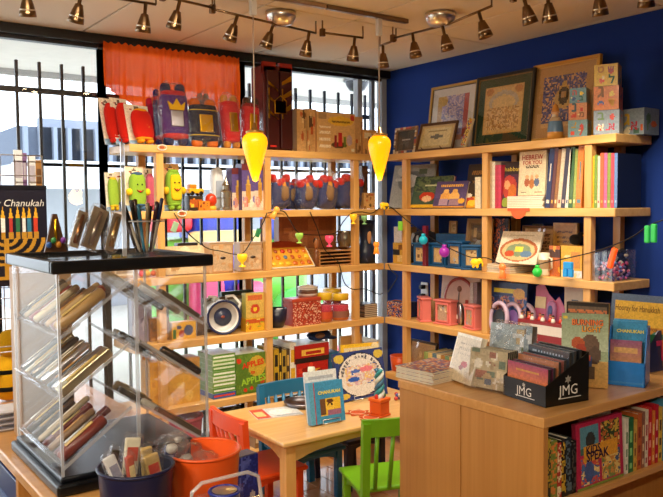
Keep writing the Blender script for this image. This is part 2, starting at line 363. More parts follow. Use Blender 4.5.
# the building across the way
BY=8.0
def bz(px,py): return on(px,py,'Y',BY)
x0=bz(18,127)[0]; z1=bz(50,127)[2]; z2=bz(50,163)[2]; z3=bz(50,190)[2]; z4=bz(60,215)[2]
bd=thing('office_building','pale office building with grey upright louvres seen through the shop window','building',(0,BY,-.08))
g=G(); g.box(x0,6,.1,3,0,z2+.08,'a4a8b0'); ob('wall',g,CONC,bd)
g=G(); g.box(x0,6,.05,3,z2+.08,z1+.08,'5c6472'); ob('upper_wall',g,CONC,bd)
lv=G(); lv.box(-.03,.03,-.06,.049,z2+.081,z1+.08,'7e8694'); lm=lv.mesh('louvre')
for i in range(34): ob('louvre',lm,CONC,bd,(x0+.1+i*.22,0,0))
g=G(); g.box(x0-.1,6,-.9,.049,z2-.02,z2+.07,'eef0f4'); ob('ledge',g,CONC,bd)
g=G(); g.box(x0-.1,6,-.9,-.82,z3+.08,z3+.45,'e3e5ea'); ob('balcony_front',g,CONC,bd)
wp=G(); wp.box(-.5,.5,.05,.1,0,.95,'70788a'); wpm=wp.mesh('window_pane')
for i in range(8): ob('window_pane',wpm,GLOSS,bd,(x0+.8+i*1.25,0,z3+.25))
# bouncy castle outside
ic=thing('bouncy_castle','inflated bouncy castle in red, blue, green and yellow outside the window','bouncy castle',(-1.2,3.1,-.08))
def inf(nm,c,px0,px1,py0,py1,dy=0,ry=.22,e=.35):
    a=on(px0,py1,'Y',3.1+dy); b=on(px1,py0,'Y',3.1+dy); g=G(); z0=max(a[2],-.078)
    g.sell(c,(a[0]+b[0])/2+1.2,dy,(z0+b[2])/2+.08,abs(b[0]-a[0])/2,ry,(b[2]-z0)/2,e,e,16,10); return ob(nm,g,PLAST,ic)
inf('red_wall','e0383f',150,186,200,233); inf('green_base','7fd455',146,300,233,330,.1,.25); inf('blue_tower','2c3fc4',186,236,205,300,.0)
inf('yellow_arch','f2d489',190,262,229,246,-.26,.1); inf('magenta_wall','d6336a',192,222,276,330,-.36,.1); inf('pink_wall','f0668c',240,262,280,340,-.36,.1)
inf('green_arch','59d058',268,330,284,380,-.4,.12,.9); inf('white_arch','f2f4ee',278,330,296,390,-.56,.06,.9); inf('red_roof','e8575c',280,345,345,372,-.7,.1); inf('blue_side','2f49cf',268,282,180,240,-.1)
# curtain
a=on(103,38,'Y',-.1); b=on(240,55,'Y',-.1)
cu=thing('curtain','sheer orange gathered curtain hanging in the window above the shelf','curtain',(0,-.1,0))
v=[];f=[];nx,nz=150,26; xa,xb=a[0],b[0]; R=random.Random(4)
for j in range(nz+1):
    t=j/nz
    for i in range(nx+1):
        u=i/nx; ph=u*95+3*math.sin(u*13); amp=.012*(.6+.6*t)
        low=2.225-.015*math.sin(u*9)-(.09*min(1,u*5)) ; zt=2.462+.006*math.sin(u*140)
        v.append((xa+(xb-xa)*u+.006*math.sin(ph*1.7)*t, amp*math.sin(ph)+.006*math.sin(u*40+t*4), zt+(low-zt)*t))
for j in range(nz):
    for i in range(nx): q=j*(nx+1)+i; f.append((q,q+1,q+nx+2,q+nx+1))
g=G(); g.add(v,f,'e8641e',True); ob('cloth',g,fabric('orange_sheer','fa6420',.6),cu)
g=G(); g.tube([(xa-.02,.03,2.43),(xb+.02,.03,2.43)],.006,8,'2a1c14'); ob('rod',g,DARKM,cu)
# ================================================================ shelving
def unit(name,label,side):
    t=thing(name,label,'shelving',(0,0,0))
    posts=[-1.882,-1.205,-.543] if side=='L' else [-.566,-1.252,-1.93]
    for k in range(1,7):
        g=G()
        if side=='L': g.rbox(-2.053,RF-.003,LF,LF+SD,ZB[k],ZT[k],'c98d50',.003,1)
        else: g.rbox(RF,RF+SD,-2.089,LF-.003,ZB[k],ZT[k],'c98d50',.003,1)
        ob('shelf_board',g,W_X if side=='L' else W_Y,t)
        z0=ZT[k+1] if k<6 else 0
        for q in posts:
            for m in(0,1):
                g=G(); o=.008+m*(SD-.016-.04)
                if side=='L': g.rbox(q-.021,q+.021,LF+o,LF+o+.04,z0+.0005,ZB[k]-.0005,'c98a4c',.002,1)
                else: g.rbox(RF+o,RF+o+.04,q-.021,q+.021,z0+.0005,ZB[k]-.0005,'c98a4c',.002,1)
                ob('post',g,W_Z,t)
    return t
unit('shelf_unit','tall open pine shelf unit standing along the windows','L')
unit('shelf_unit','tall open pine shelf unit standing along the blue wall','R')
# ================================================================ lamps
MB_='7d6348'
def head_mesh():
    g=G(); g.lathe([(.008,.0),(.008,-.045),(.016,-.048),(.019,-.06),(.024,-.075),(.032,-.11),(.034,-.125),(.031,-.125),(.028,-.11),(.0,-.09)],18,MB_); g.lathe([(.0295,-.094),(.0315,-.094),(.032,-.1),(.030,-.1)],18,'e8dcc8',None,True,False)
    return g.mesh('lamp_head')
HM=head_mesh(); bl=G(); bl.lathe([(.0,-.1),(.018,-.102),(.022,-.108),(.0,-.116)],14,'fff2d8'); BLM=bl.mesh('bulb'); BULB=glow('lit_bulb','ffe2b0',30)
def spot(p,dirv,e=1.,ang=95):
    l=bpy.data.lights.new('spot_lamp','SPOT'); l.energy=LAMP_W*e; l.color=LAMP_COL; l.spot_size=math.radians(ang); l.spot_blend=.7; l.shadow_soft_size=.03
    o=bpy.data.objects.new('spot_lamp',l); col.objects.link(o); o.location=p; o.rotation_euler=Vector(dirv).to_track_quat('-Z','Y').to_euler(); return o
def track(label,rails,heads,canopy=None,zr=2.445):
    t=thing('track_light',label,'track light',(0,0,zr))
    for r in rails: g=G(); g.tube([(x,y,0) for x,y in r],.006,8,MB_); ob('rail',g,METAL,t)
    for r in rails[1:]:
        g=G(); g.rbox(r[0][0]-.012,r[0][0]+.012,r[0][1]-.012,r[0][1]+.012,-.02,.02,MB_,.003); ob('joint',g,METAL,t)
    if canopy:
        g=G(); g.lathe([(.075,CEIL-zr-.001),(.077,CEIL-zr-.02),(.07,CEIL-zr-.035),(.055,CEIL-zr-.06),(.03,CEIL-zr-.066),(0,CEIL-zr-.066)],26,'e8dfd2',Matrix.Translation((canopy[0],canopy[1],0))); ob('canopy',g,METAL,t)
    for r in rails:
        for x,y in(r[0],r[-1]): g=G(); g.tube([(x,y,0),(x,y,CEIL-zr-.0005)],.004,6,MB_); ob('hanger',g,METAL,t)
    for x,y,dx,dy,e,*an in heads:
        dv=Vector((dx,dy,-1)).normalized(); q=Vector((0,0,-1)).rotation_difference(dv)
        h=ob('lamp_head',HM,METAL,t,(x,y,0),(dv*-1).to_track_quat('Z','Y').to_euler()); ob('bulb',BLM,BULB,h)
        if e: spot(Vector((x,y,zr))+dv*.135,dv,e,*an)
    return t
track('bronze track light on the ceiling running along the shop windows',
  [[(-2.95,-1.03),(-2.17,-1.03)],[(-2.2,-1.17),(-1.93,-1.12)],[(-1.93,-1.10),(-1.27,-.97)],[(-1.25,-1.0),(-1.0,-1.02)]],
  [(-2.716,-1.03,.1,.3,.55),(-2.498,-1.03,-.1,.4,.55),(-2.217,-1.03,0,.3,.55),(-2.114,-1.155,-.1,.4,.55),(-1.787,-1.075,-.15,.45,.55),(-1.562,-1.03,-.2,.4,.55),(-1.322,-.985,.05,.4,.55),(-1.052,-1.017,.1,.3,.55)],(-1.515,-1.02))
track('bronze track light on the ceiling running along the blue wall',
  [[(-.80,-.92),(-.82,-1.08)],[(-.86,-1.1),(-.84,-1.5),(-.92,-1.85)],[(-.95,-2.0),(-.83,-2.3),(-.76,-2.75)]],
  [(-.803,-.95,.1,.1,.55),(-.855,-1.25,.1,-.1,.55),(-.843,-1.458,.2,-.1,.55),(-.90,-1.753,.2,-.2,.55),(-.945,-2.05,.3,-.1,.55),(-.90,-2.14,.3,.1,.55),(-.82,-2.33,.3,.1,.55),(-.78,-2.52,.3,.2,.55)],(-.85,-1.45))
track('unseen bronze track light added over the middle of the shop as fill',  # out of view overhead, added as warm fill on the shelf fronts
  [[(-3.9,-2.5),(-2.9,-2.5)],[(-2.85,-2.55),(-1.7,-2.7)]],
  [(-3.7,-2.5,.5,1.6,1.2),(-3.2,-2.5,.4,1.7,1.2),(-2.8,-2.55,.3,1.6,1.2),(-2.4,-2.6,.7,1.4,1.2),(-2.05,-2.65,1.0,1.0,.7),(-1.75,-2.7,.9,.6,.5)],(-2.6,-2.58))
track('unseen bronze track light added at the left as warm side light',  # added lamps outside the frame, lighting counter and bookcase from the left
  [[(-4.7,-1.9),(-4.7,-3.0)],[(-4.75,-3.1),(-4.75,-4.6)]],
  [(-4.7,-2.0,1.,.2,1.5,70),(-4.7,-2.6,1.,.1,1.6,70),(-4.75,-3.3,1.1,.2,1.8,70),(-4.75,-3.9,1.1,.4,1.8,70),(-4.75,-4.5,1.,.6,1.8,70)],(-4.73,-3.05))
track('unseen bronze track light added behind the camera as fill',  # extra lamps added behind the camera to lift the dim foreground
  [[(-4.2,-5.2),(-2.4,-5.2)]],
  [(-4.0,-5.2,.5,1.0,1.5,70),(-3.2,-5.2,.5,1.0,1.6,70),(-2.6,-5.2,.3,1.0,1.2,70)],(-3.3,-5.2))
# flat track with two pendants
pt=thing('pendant_track','flat brushed metal track on the ceiling carrying the yellow pendants','track',(0,-1.26,CEIL))
g=G(); g.rbox(-2.0,-1.42,-.013,.013,-.022,-.0005,'b8a898',.003); g.rbox(-1.41,-.9,-.013,.013,-.022,-.0005,'8d7a68',.003); ob('rail',g,METAL,pt)
PG=None
def pendant(px,label,py0,py1):
    global PG
    c=on(px,(py0+py1)/2,'Y',-1.26); zt=on(px,py0,'Y',-1.26)[2]; zb=on(px,py1,'Y',-1.26)[2]; H=zt-zb
    t=thing('pendant_lamp',label,'pendant lamp',(c[0],-1.26,zb),group='yellow glass pendants')
    if PG is None: PG=glow('lit_yellow_glass','ffac0a',.95,.25)
    pf=[(.0,0),(.012,.03),(.028,.25),(.042,.48),(.053,.66),(.058,.78),(.055,.88),(.045,.94),(.037,.965),(.037,1.0),(.0,1.0)]
    g=G(); g.lathe([(r,z*H) for r,z in pf],24,'ffc020'); ob('glass_shade',g,PG,t)
    g=G(); g.lathe([(.04,H-.006),(.041,H+.004),(.012,H+.012),(.006,H+.04),(0,H+.04)],16,'c8a060'); ob('cap',g,METAL,t)
    top=CEIL-.022-zb; g=G(); g.tube([(0,0,H+.03),(0,0,top-.07)],.0028,6,'b09a86'); ob('cord',g,PLAST,t)
    g=G(); g.rbox(-.014,.014,-.012,.012,top-.085,top-.0005,'cfc6ba',.003); ob('track_adaptor',g,PLAST,t)
    l=bpy.data.lights.new('pendant_bulb','POINT'); l.energy=2.0; l.color=(1,.7,.2); l.shadow_soft_size=.06; o=bpy.data.objects.new('pendant_bulb',l); col.objects.link(o); o.location=(c[0],-1.26,zb-.03)
pendant(255,'lit yellow glass pendant hanging in front of the red plush scrolls',132,182)
pendant(379.5,'lit yellow glass pendant hanging at the corner of the two shelf units',135,181)
# wall outlet with plugs
o_=thing('wall_outlet','white wall outlet with black plugs on the blue wall','outlet',(0,*on(425,291,'X',0)[1:]))
g=G(); g.rbox(-.007,0,-.035,.035,-.06,.06,'e8e8ea',.004); ob('cover_plate',g,PLAST,o_)
for z in(-.03,.03): g=G(); g.rbox(-.045,-.0075,-.016,.016,z-.014,z+.014,'141414',.006); ob('plug',g,PLAST,o_)
# ================================================================ goods on the window shelves, top board
GOLD='d9a928'
CROWN=[(-.5,0),(.5,0),(.62,.75),(.3,.4),(0,1),(-.3,.4),(-.62,.75)]
def plush_scroll(s,label,body,cap,knob,plate=None,crown=False,bands=None,lean=.12,turn=0,d=.075,bagged=True,knobs=True,group=None,roll=0):
    w2=s.w/2; h=s.h; x,y,z=s.loc; kb=.14 if knobs else .0; z+=d*.5*math.sin(lean)+s.w*.5*abs(math.sin(roll))
    t=thing('plush_scroll',label,'plush toy',(x,y,z),(-lean,roll,s.rz+turn),group)
    g=G(); z0=h*kb; z1=h*(1-kb)
    g.sell(body,0,d/2,(z0+z1)/2,w2*.94,d/2,(z1-z0)/2,.35,.7,22,12); ob('body',g,CLOTH,t)
    for zz in(z0+.01,z1-.01): g=G(); g.sell(cap,0,d/2,zz,w2*.86,d*.47,h*.06,.5,.7,20,8); ob('end_cap',g,CLOTH,t)
    if knobs:
        for sx in(-1,1):
            for zz in(h*.095,h*.92): g=G(); g.sell(knob,sx*w2*.5,d/2,zz,w2*.34,d*.3,h*.09,.7,.8,14,8); ob('roller_knob',g,CLOTH,t)
    if bands:
        for zz in(.24,.76): g=G(); g.sell(bands,0,d/2,h*zz,w2*.97,d*.525,h*.014,.6,.7,22,6); ob('trim_band',g,CLOTH,t)
    if crown:
        g=G(); g.prism([(px*w2*.95,h*(.56+pz*.18)) for px,pz in CROWN],-.008,.006,GOLD); ob('crown',g,CLOTH,t)
    if plate:
        g=G(); g.rbox(-w2*.42,w2*.42,-.007,.012,h*.3,h*(.55 if crown else .66),plate,.004); ob('breastplate',g,METAL if plate!=body else CLOTH,t)
    if bagged: bag(t,0,d/2,h*.52,w2*.99,d*.6,h*.52,sum(map(ord,label))%50,.6)
    return t
def carded_plush(s,label,body,trim,lean=.15,turn=0,d=.05,back=.02,face=False,cardc='efe3cf',arms=None,group=None,panel=None):
    w2=s.w/2; h=s.h; x,y,z=s.loc
    t=thing('plush_toy',label,'plush toy',(x,y,z+(d+.008)*math.sin(lean)),(-lean,0,s.rz+turn),group)
    g=G(); g.art(-w2*1.05,w2*1.05,0,h,d+.002,art(cardc,('r',0,0,1,.12,'8fb3d9'),('e',.5,.93,.1,.03,'6b5a4a'),('n',.2,.84,.8,.9,14,['5a2a20',None,'b04030'],3)),.008)
    g.box(-w2*1.05,w2*1.05,d+.0025,d+.005,0,h,cardc); ob('backing_card',g,PAPER,t)
    g=G(); g.sell(body,0,d/2,h*.46,w2*.86,d/2,h*.38,.55,.7,20,12); ob('body',g,CLOTH,t)
    if panel: g=G(); g.sell(panel,0,.004,h*.48,w2*.62,.01,h*.27,.4,.4,16,10); ob('front_panel',g,CLOTH,t)
    if trim:
        g=G(); g.sell(trim,0,d/2,h*.13,w2*.75,d*.48,h*.035,.7,.8,18,6); ob('trim',g,CLOTH,t); g=G(); g.sell(trim,0,d/2,h*.82,w2*.55,d*.42,h*.05,.8,.8,16,6); ob('trim',g,CLOTH,t)
    for sx in(-1,1): g=G(); g.sell(trim or body,sx*w2*.4,d/2-.005,h*.06,w2*.28,d*.4,h*.05,.8,.8,12,6); ob('foot',g,CLOTH,t)
    if arms:
        for sx in(-1,1): g=G(); g.sell(arms,sx*w2*1.0,d*.35,h*.42,w2*.3,d*.35,h*.08,.9,.9,12,8); ob('arm',g,CLOTH,t)
    if face:
        fy=-.009 if panel else -.001
        for sx in(-1,1): g=G(); g.sell('1c1a18',sx*w2*.25,fy,h*.58,w2*.08,.004,h*.02,1,1,8,6); ob('eye',g,CLOTH,t); g=G()
        g.tube([(w2*(-.35+.7*k/8),fy-.002,h*(.46-.05*math.sin(PI*k/8))) for k in range(9)],.0025,6,'8a1f1a'); ob('smile',g,CLOTH,t); g=G(); g.sell('d03a30',0,fy,h*.43,w2*.12,.004,h*.025,1,1,8,6); ob('tongue',g,CLOTH,t)
    else:
        g=G()
        for k,(ex,ez) in enumerate(((-.1,.42),(.15,.45),(.05,.36),(.3,.4))): g.sell('e0b040' if k%2 else '40302a',w2*ex,.004,h*ez,w2*.09,.004,h*.02,1,1,8,6)
        ob('stitched_letters',g,CLOTH,t)
    return t
gp='carded plush scrolls'
for i,(a,b,py) in enumerate(((110,126,96),(121,141,96),(134,162,103))):
    s=slot('L',a,b,py,1,.05+.03*(2-i)); carded_plush(s,['red plush scroll on white card at the outer end of its row','red plush scroll on white card between two like it','largest red plush scroll on white card, front of its row'][i],'cc2418','e79b1e' if i==2 else 'cc2418',.2,.35,.05,group=gp)
s=slot('L',150,166,97,1,.17); plush_scroll(s,'small maroon plush scroll tucked behind the purple crowned one','8e1230','8e1230','b41e3c',bagged=False)
s=slot('L',158,172,88,1,.12); plush_scroll(s,'navy plush scroll in cellophane peeking out beside the purple one','1d1c54','b01a2a','24225e')
s=slot('L',164,193,82,1,.03); plush_scroll(s,'purple plush scroll with gold crown and navy knobs','4a2272','b3182a','1e2350','b8b8c4',True)
s=slot('L',192,223,98,1,.03); plush_scroll(s,'navy plush scroll with yellow bands and orange knobs','161a34','161a34','d5691f',GOLD,False,'e5c02a')
s=slot('L',217,231,100,1,.11); plush_scroll(s,'grey plush scroll slumping sideways in its bag','5c5a68','77757f','6a6264','9a98a0',roll=.22)
s=slot('L',226,245,94,1,.03); plush_scroll(s,'red plush scroll with round gold plate beside the grey one','cc1a1e','cc1a1e','d08a3a',GOLD,turn=.1)
s=slot('L',244,261.5,97,1,.03); plush_scroll(s,'red plush scroll with gold plate leaning towards the wooden ark','c4161e','7c0e18','4a3426',GOLD,roll=.1)
s=slot('L',203,215,92,1,.17); plush_scroll(s,'small grey plush scroll in cellophane behind the navy one','6d6876','5a5260','8a7a70')
# ark
s=slot('L',266,295,62,1,.03); t=thing('torah_ark','tall dark red lacquered ark with gold lettering and opened doors','ark',s.loc)
w2=s.w/2;h=s.h;g=G(); g.rbox(-w2,w2,.03,.17,0,h*.96,'5a1410',.004); ob('case',g,GLOSS,t)
for sx in(-1,1):
    g=G(); x0,x1=sorted((sx*.006,sx*w2*.86)); g.rbox(x0,x1,.006,.03,.012,h*.9,'3c0f0d',.003); dd=ob('door',g,GLOSS,t)
    g=G(); k=[(x0+x1)/2+.5*(x1-x0)*p for p in(-.8,.8)]
    for q in range(3): 
        zz=h*(.42+.16*q); g.prism([(k[0],zz),(k[1],zz+.03*sx),(k[1],zz+.05*sx+.012),(k[0],zz+.02)],.003,.006,GOLD)
    g.box(k[0],k[0]+.006,.003,.006,h*.36,h*.7,GOLD); ob('gold_ornament',g,METAL,dd)
    g=G(); g.prism([(sx*w2*.12,h*.9),(sx*w2*.12,h*1.0),(sx*w2,h*1.0),(sx*w2,h*.86)],.03,.05,'9a2216'); ob('pediment',g,GLOSS,t)
g=G(); g.box(-w2*.36,w2*.36,.0,.0055,h*.42,h*.56,'1a0c0a'); g.tube([(-w2*.4,-.001,h*.42),(-w2*.4,-.001,h*.56),(0,-.001,h*.62),(w2*.4,-.001,h*.56),(w2*.4,-.001,h*.42)],.004,6,GOLD,True); ob('tablet_plaque',g,METAL,t)
g=G(); g.box(w2*-.7,w2*-.3,.003,.0055,.02,.03,'c8281e'); ob('price_tag',g,PAPER,t)
# kit boxes
tanart=lambda sd: art('c79a62',*blots(sd,['8a5a30','e0bf8a','b5562c','5c4026'],9))
s=slot('L',297,307,109,1,.05); carton(s,'narrow tan craft kit carton beside the dark red ark','box',tanart(1),.1,'b98a54')
s=slot('L',306.5,316.5,109,1,.05); carton(s,'narrow tan craft kit carton beside the wide wine-bottle carton','box',tanart(2),.1,'b98a54')
s=slot('L',317,355,113,1,.03); carton(s,'wide tan carton picturing wine bottles under a yellow banner','box',
 art('d3a76c',('r',.05,.82,.25,.97,'a5825a'),('e',.62,.8,.34,.12,'e3b53c'),('e',.93,.9,.06,.08,'c0392b'),('e',.57,.2,.2,.08,'5a3a20'),('r',.45,.15,.52,.45,'8e1c24'),('r',.55,.17,.66,.5,'c22a2a'),('r',.7,.15,.76,.42,'6a7a2c'),('e',.85,.33,.07,.14,'b9a0a8'),('r',.9,.04,.98,.12,'e8ddc0'),('l',.38,.75,.86,.86,16,'5c3a18'),('l',.06,.12,.34,.66,12,'f3e6cc')),.12,'b98a54',texts=())
s=slot('L',355,363,117,1,.07); carton(s,'thin tan carton squeezed beside the wide wine-bottle carton','box',tanart(3),.1,'a97c48')
s=slot('L',363,377,130,1,.05); carton(s,'small square tan carton at the corner end of the top shelf','box',art('cf9a5a',('r',.1,.65,.6,.9,'e9d6b0'),*blots(9,['b3432c','e7c89a','7a5a34'],7)),.08,'b98a54')
# ================================================================ window shelves, second board
s=slot('L',110,122,172,2,.14); carded_plush(s,'pale green plush on white card at the outer end, second row','8fae3a','d9b22a',.1,.1,.04,group=gp)
s=slot('L',120,134,171,2,.17); carded_plush(s,'olive plush on white card behind the lime smiling one','a2a83c','d9b22a',.1,.1,.04,group=gp)
s=slot('L',131,150,166,2,.03); carded_plush(s,'lime green smiling plush scroll with yellow arms','86a836','3d5a7a',.05,.1,.06,face=True,arms='e3bd22',cardc='e9d9bd')
s=slot('L',148,158,168,2,.14); carded_plush(s,'pink plush on white card behind the shelf post','d86a86','d86a86',.08,.1,.04,group=gp)
s=slot('L',168,186,163,2,.03); carded_plush(s,'yellow and green smiling plush scroll on tan hang card','7fa634','7fa634',.05,.1,.06,face=True,arms='d8b01e',cardc='c89a62',panel='d8b81e')
def toycar(a,b,py,label,c1,c2,off=.04,zb=None):
    s=slot('L',a,b,py,2,off,zb); t=thing('toy_truck',label,'toy',s.loc,group=None); w2=s.w/2;h=s.h
    g=G(); g.rbox(-w2,w2,0,.05,h*.2,h*.62,c1,.004); ob('body',g,PLAST,t)
    g=G(); g.rbox(-w2*.9,w2*.1,.004,.046,h*.62,h,c2,.004); ob('cab',g,PLAST,t)
    for sx in(-.6,.6):
        for yy in(.004,.046): g=G(); g.lathe([(0,-.004),(h*.2,-.004),(h*.2,.004),(0,.004)],12,'1c1a1a',Matrix.Translation((sx*w2,yy,h*.2))@Matrix.Rotation(PI/2,4,'X')); ob('wheel',g,PLAST,t)
    return t
s=slot('L',189,203,196,2,.03); carton(s,'black and orange toy car carton at the foot of its pile','box',art('2a201c',('r',.1,.2,.9,.75,'a8501e'),*blots(5,['e08a22','1a1614','d8b23a'],5)),.06,'241c18')
toycar(189.5,204,184,'yellow toy truck on a black toy carton','e0a81c','c27a18',.03,zb=slot('L',189,203,196,2,.03).z0+slot('L',189,203,196,2,.03).h+.002)
s=slot('L',199,210,201,2,.02); carton(s,'small orange toy car carton beside the red pumpkin tin','box',art('d27a22',*blots(6,['f0b040','7a2a18','3c5a2a'],6)),.05,'a85a1c')
s=slot('L',208,219,193,2,.03); t=thing('pumpkin_pot','round orange-red pot with yellow zigzag foot','pot',s.loc); g=G(); r=s.w/2; M=Matrix.Translation((0,r,0)); g.lathe([(0,0),(r*.9,0),(r*.95,s.h*.2),(r*.8,s.h*.26)],18,'e0b23a',M); ob('foot',g,PLAST,t)
g=G(); g.sell('c8381c',0,r,s.h*.6,r,r,s.h*.38,.9,1,18,10); ob('bowl',g,PLAST,t); g=G(); g.lathe([(0,s.h*.94),(r*.25,s.h*.94),(r*.2,s.h*1.0),(0,s.h)],10,'7a5a2a',M); ob('lid_knob',g,PLAST,t)
# silver tower
s=slot('L',223,234,175,2,.04); t=thing('spice_tower','antique silver spice tower with pointed steeple','spice tower',(s.loc[0],s.loc[1]+.03,s.z0)); r=s.w/2;h=s.h
SIL='b8b2a4'
g=G(); g.lathe([(0,0),(r,0),(r,h*.06),(r*.8,h*.1),(r*.8,h*.34),(r,h*.36)],12,SIL,sm=False); ob('base',g,METAL,t)
g=G(); g.lathe([(r*.85,h*.361),(r*.85,h*.52),(r*.95,h*.54),(r*.6,h*.6),(r*.6,h*.7),(r*.7,h*.72)],12,SIL,sm=False); ob('belfry',g,METAL,t)
g=G(); g.lathe([(r*.65,h*.721),(r*.4,h*.8),(r*.15,h*.92),(r*.06,h)],12,SIL,sm=False); ob('steeple',g,METAL,t)
s=slot('L',214,226,168,2,.12); t=thing('white_bag','crumpled white plastic bag behind the silver tower','bag',s.loc); g=G(); g.sell('d9dfe8',0,.04,s.h/2,s.w/2,.035,s.h*.5,.6,.6,20,12,None,.2,3); lowz(g); ob('film',g,PLAST,t); g=G(); g.box(-s.w*.3,s.w*.3,.0,.003,s.h*.3,s.h*.7,'aab6cc'); ob('insert_card',g,PAPER,t)
pur=lambda sd: art('5b4a86',('r',0,0,1,.42,'d8c0b0'),('r',.3,.15,.7,.55,'b8863a'),('t',.5,.55,.16,.2,'c9a040'),('e',.3,.18,.2,.12,'c98a80'),('e',.75,.15,.15,.1,'e8d8c8'),('r',.0,.86,1,1,'6a2a30'),*blots(sd,['8070a8','c86a60','d8b8a8'],4,.05,.05,.95,.3,.1))
for i,(a,b,py,of,lb) in enumerate(((232,243.5,168,.07,'purple spice box carton behind the silver tower'),(242,254.5,164,.03,'purple spice box carton between two like it'),(254.5,265.5,164,.03,'purple spice box carton beside the shelf post'))):
    s=slot('L',a,b,py,2,of); carton(s,lb,'box',pur(20+i),.07,'4c3c74',group='purple spice box cartons')
# bagged navy plush
def bagged(a,b,py,label,seed,off=.03,tw=0):
    s=slot('L',a,b,py,2,off); t=thing('bagged_plush',label,'plush toy',s.loc,(0,0,tw),'bagged plush toys'); w2=s.w/2;h=s.h;R=random.Random(seed)
    g=G(); g.sell('333a68',0,.05,h*.38,w2*1.0,.05,h*.38,.7,.7,22,14,None,.25,seed); lowz(g); ob('body',g,CLOTH,t)
    g=G(); g.sell('8a6a4a',R.uniform(-.3,.3)*w2,.012,h*.42,w2*.4,.03,h*.2,.8,.8,14,8,None,.2,seed); ob('scroll_panel',g,CLOTH,t)
    for k in range(4): g=G(); g.sell('c8261e',w2*(-.72+.48*k),.035,h*(.72+.08*math.sin(k*2+seed)),w2*.27,.035,h*.11,.8,.8,12,8); ob('red_tassel',g,CLOTH,t)
    g=G(); g.sell('e0962c',w2*R.uniform(-.3,.3),.012,h*.6,w2*.18,.018,h*.12,.9,.9,12,8); ob('orange_bow',g,CLOTH,t)
    bag(t,0,.05,h*.5,w2*.98,.06,h*.5,seed,.55)
for i,(a,b,py,of,lb) in enumerate(((273,292,170,.03,'navy plush in clear bag right beside the shelf post'),(287,305,174,.14,'navy plush in clear bag pushed back behind its neighbours'),(301,320,171,.03,'navy plush in clear bag in the middle of its row'),(319,340,170,.04,'navy plush in clear bag with the widest red fringe'),(339,366,170,.056,'largest navy plush in clear bag by the corner post'))): bagged(a,b,py,lb,i+2,of)
s=slot('L',364,375,193,2,.05); carton(s,'small tan carton past the corner post, second shelf','box',tanart(12),.06,'c08a50')
s=slot('L',362,368,166,2,.2); carton(s,'dark brown tall carton at the back by the corner post','box',art('6a4426',*blots(8,['8a5a30','3c2416'],4)),.04,'5a3a20')
# ================================================================ window shelves, third board
s=slot('L',112,138,250,3,.06); frame(s,'tan photo frame behind the clear display case','b08a60','e9dcc6',art('a8927a',*blots(31,['6a5444','d0c0aa'],6)),.012,.012,.1)
s=slot('L',141,158,256,3,.05); t=thing('ball_pack','clear pack of pink and yellow play balls behind the display case','toy balls',s.loc); 
for k in range(9): g=G(); g.sell(['e0506a','e8c040','e87050'][k%3],(-.35+.35*(k%3))*s.w,.03+.0*k,.02+.034*(k//3),.017,.017,.017,1,1,12,8); ob('ball',g,PLAST,t)
bag(t,0,.035,s.h*.5,s.w*.55,.04,s.h*.5,4,.6)
s=slot('L',166,206,247,3,.08); carton(s,'flat cream picture carton leaning behind the display case edge','box',art('d9c09a',('r',.08,.1,.92,.9,'e3cfa8'),*blots(33,['c8a070','b89060','e8d8b8'],12)),.03,'c8ac84',lean=.15)
s=slot('L',178,198,243,3,.24); carton(s,'small dark red and grey carton at the back by the window','box',art('3a3436',('r',.1,.3,.9,.7,'8a3a34'),*blots(34,['c8b8a8','5a4a4a'],5)),.05,'2e2a2c')
for a,b,lb in((210,234,'pale wooden keepsake box with oval label, beside the display case'),(241,263,'pale wooden keepsake box with oval label, beside the shelf post')):
    s=slot('L',a,b,243,3,.03); t=thing('keepsake_box',lb,'box',s.loc,(0,0,.0)); w2=s.w/2;h=s.h
    g=G(); g.rbox(-w2,w2,.006,.09,0,h,'b89a7c',.003); ob('body',g,PAINT,t)
    g=G(); g.art(-w2*.78,w2*.94,h*.03,h*.95,.004,art('c4a888',('r',0,0,1,.03,'b08458'),('r',0,.97,1,1,'b08458'),('r',0,0,.04,1,'b08458'),('r',.96,0,1,1,'b08458'),*blots(ord(lb[-3]),['c69a6c','b98c60','ddbd96'],6)),.006); g.box(-w2*.78,w2*.94,.0045,.0058,h*.03,h*.95,'c09a70'); ob('front_panel',g,PAPER,t)
    g=G(); g.lathe([(0,0),(.018,0),(.018,.002),(0,.002)],18,'3a2a22',Matrix.Translation((w2*.1,.0042,h*.5))@Matrix.Rotation(PI/2,4,'X')@Matrix.Diagonal((1,.45,1,1))); ob('oval_label',g,PAPER,t)
    g=G(); g.rbox(-w2*1.02,w2*1.02,.003,.093,h,h+.006,'c8ac90',.002); ob('lid',g,PAINT,t)
s=slot('L',262,269,219,3,.2); carton(s,'brown corrugated sheet standing at the back beside the post','cardboard',art('8a5a38',*blots(41,['7a4a2c','9a6a44'],4)),.02,'7a4c30')
s=slot('L',279,335,216,3,.23); carton(s,'big brown carton at the back of the third shelf by the window','box',art('a8663c',('r',.05,.62,.95,.95,'9a5a34'),*blots(42,['b97a4c','8a4e2c','c88a5a'],10)),.06,'8e5632')
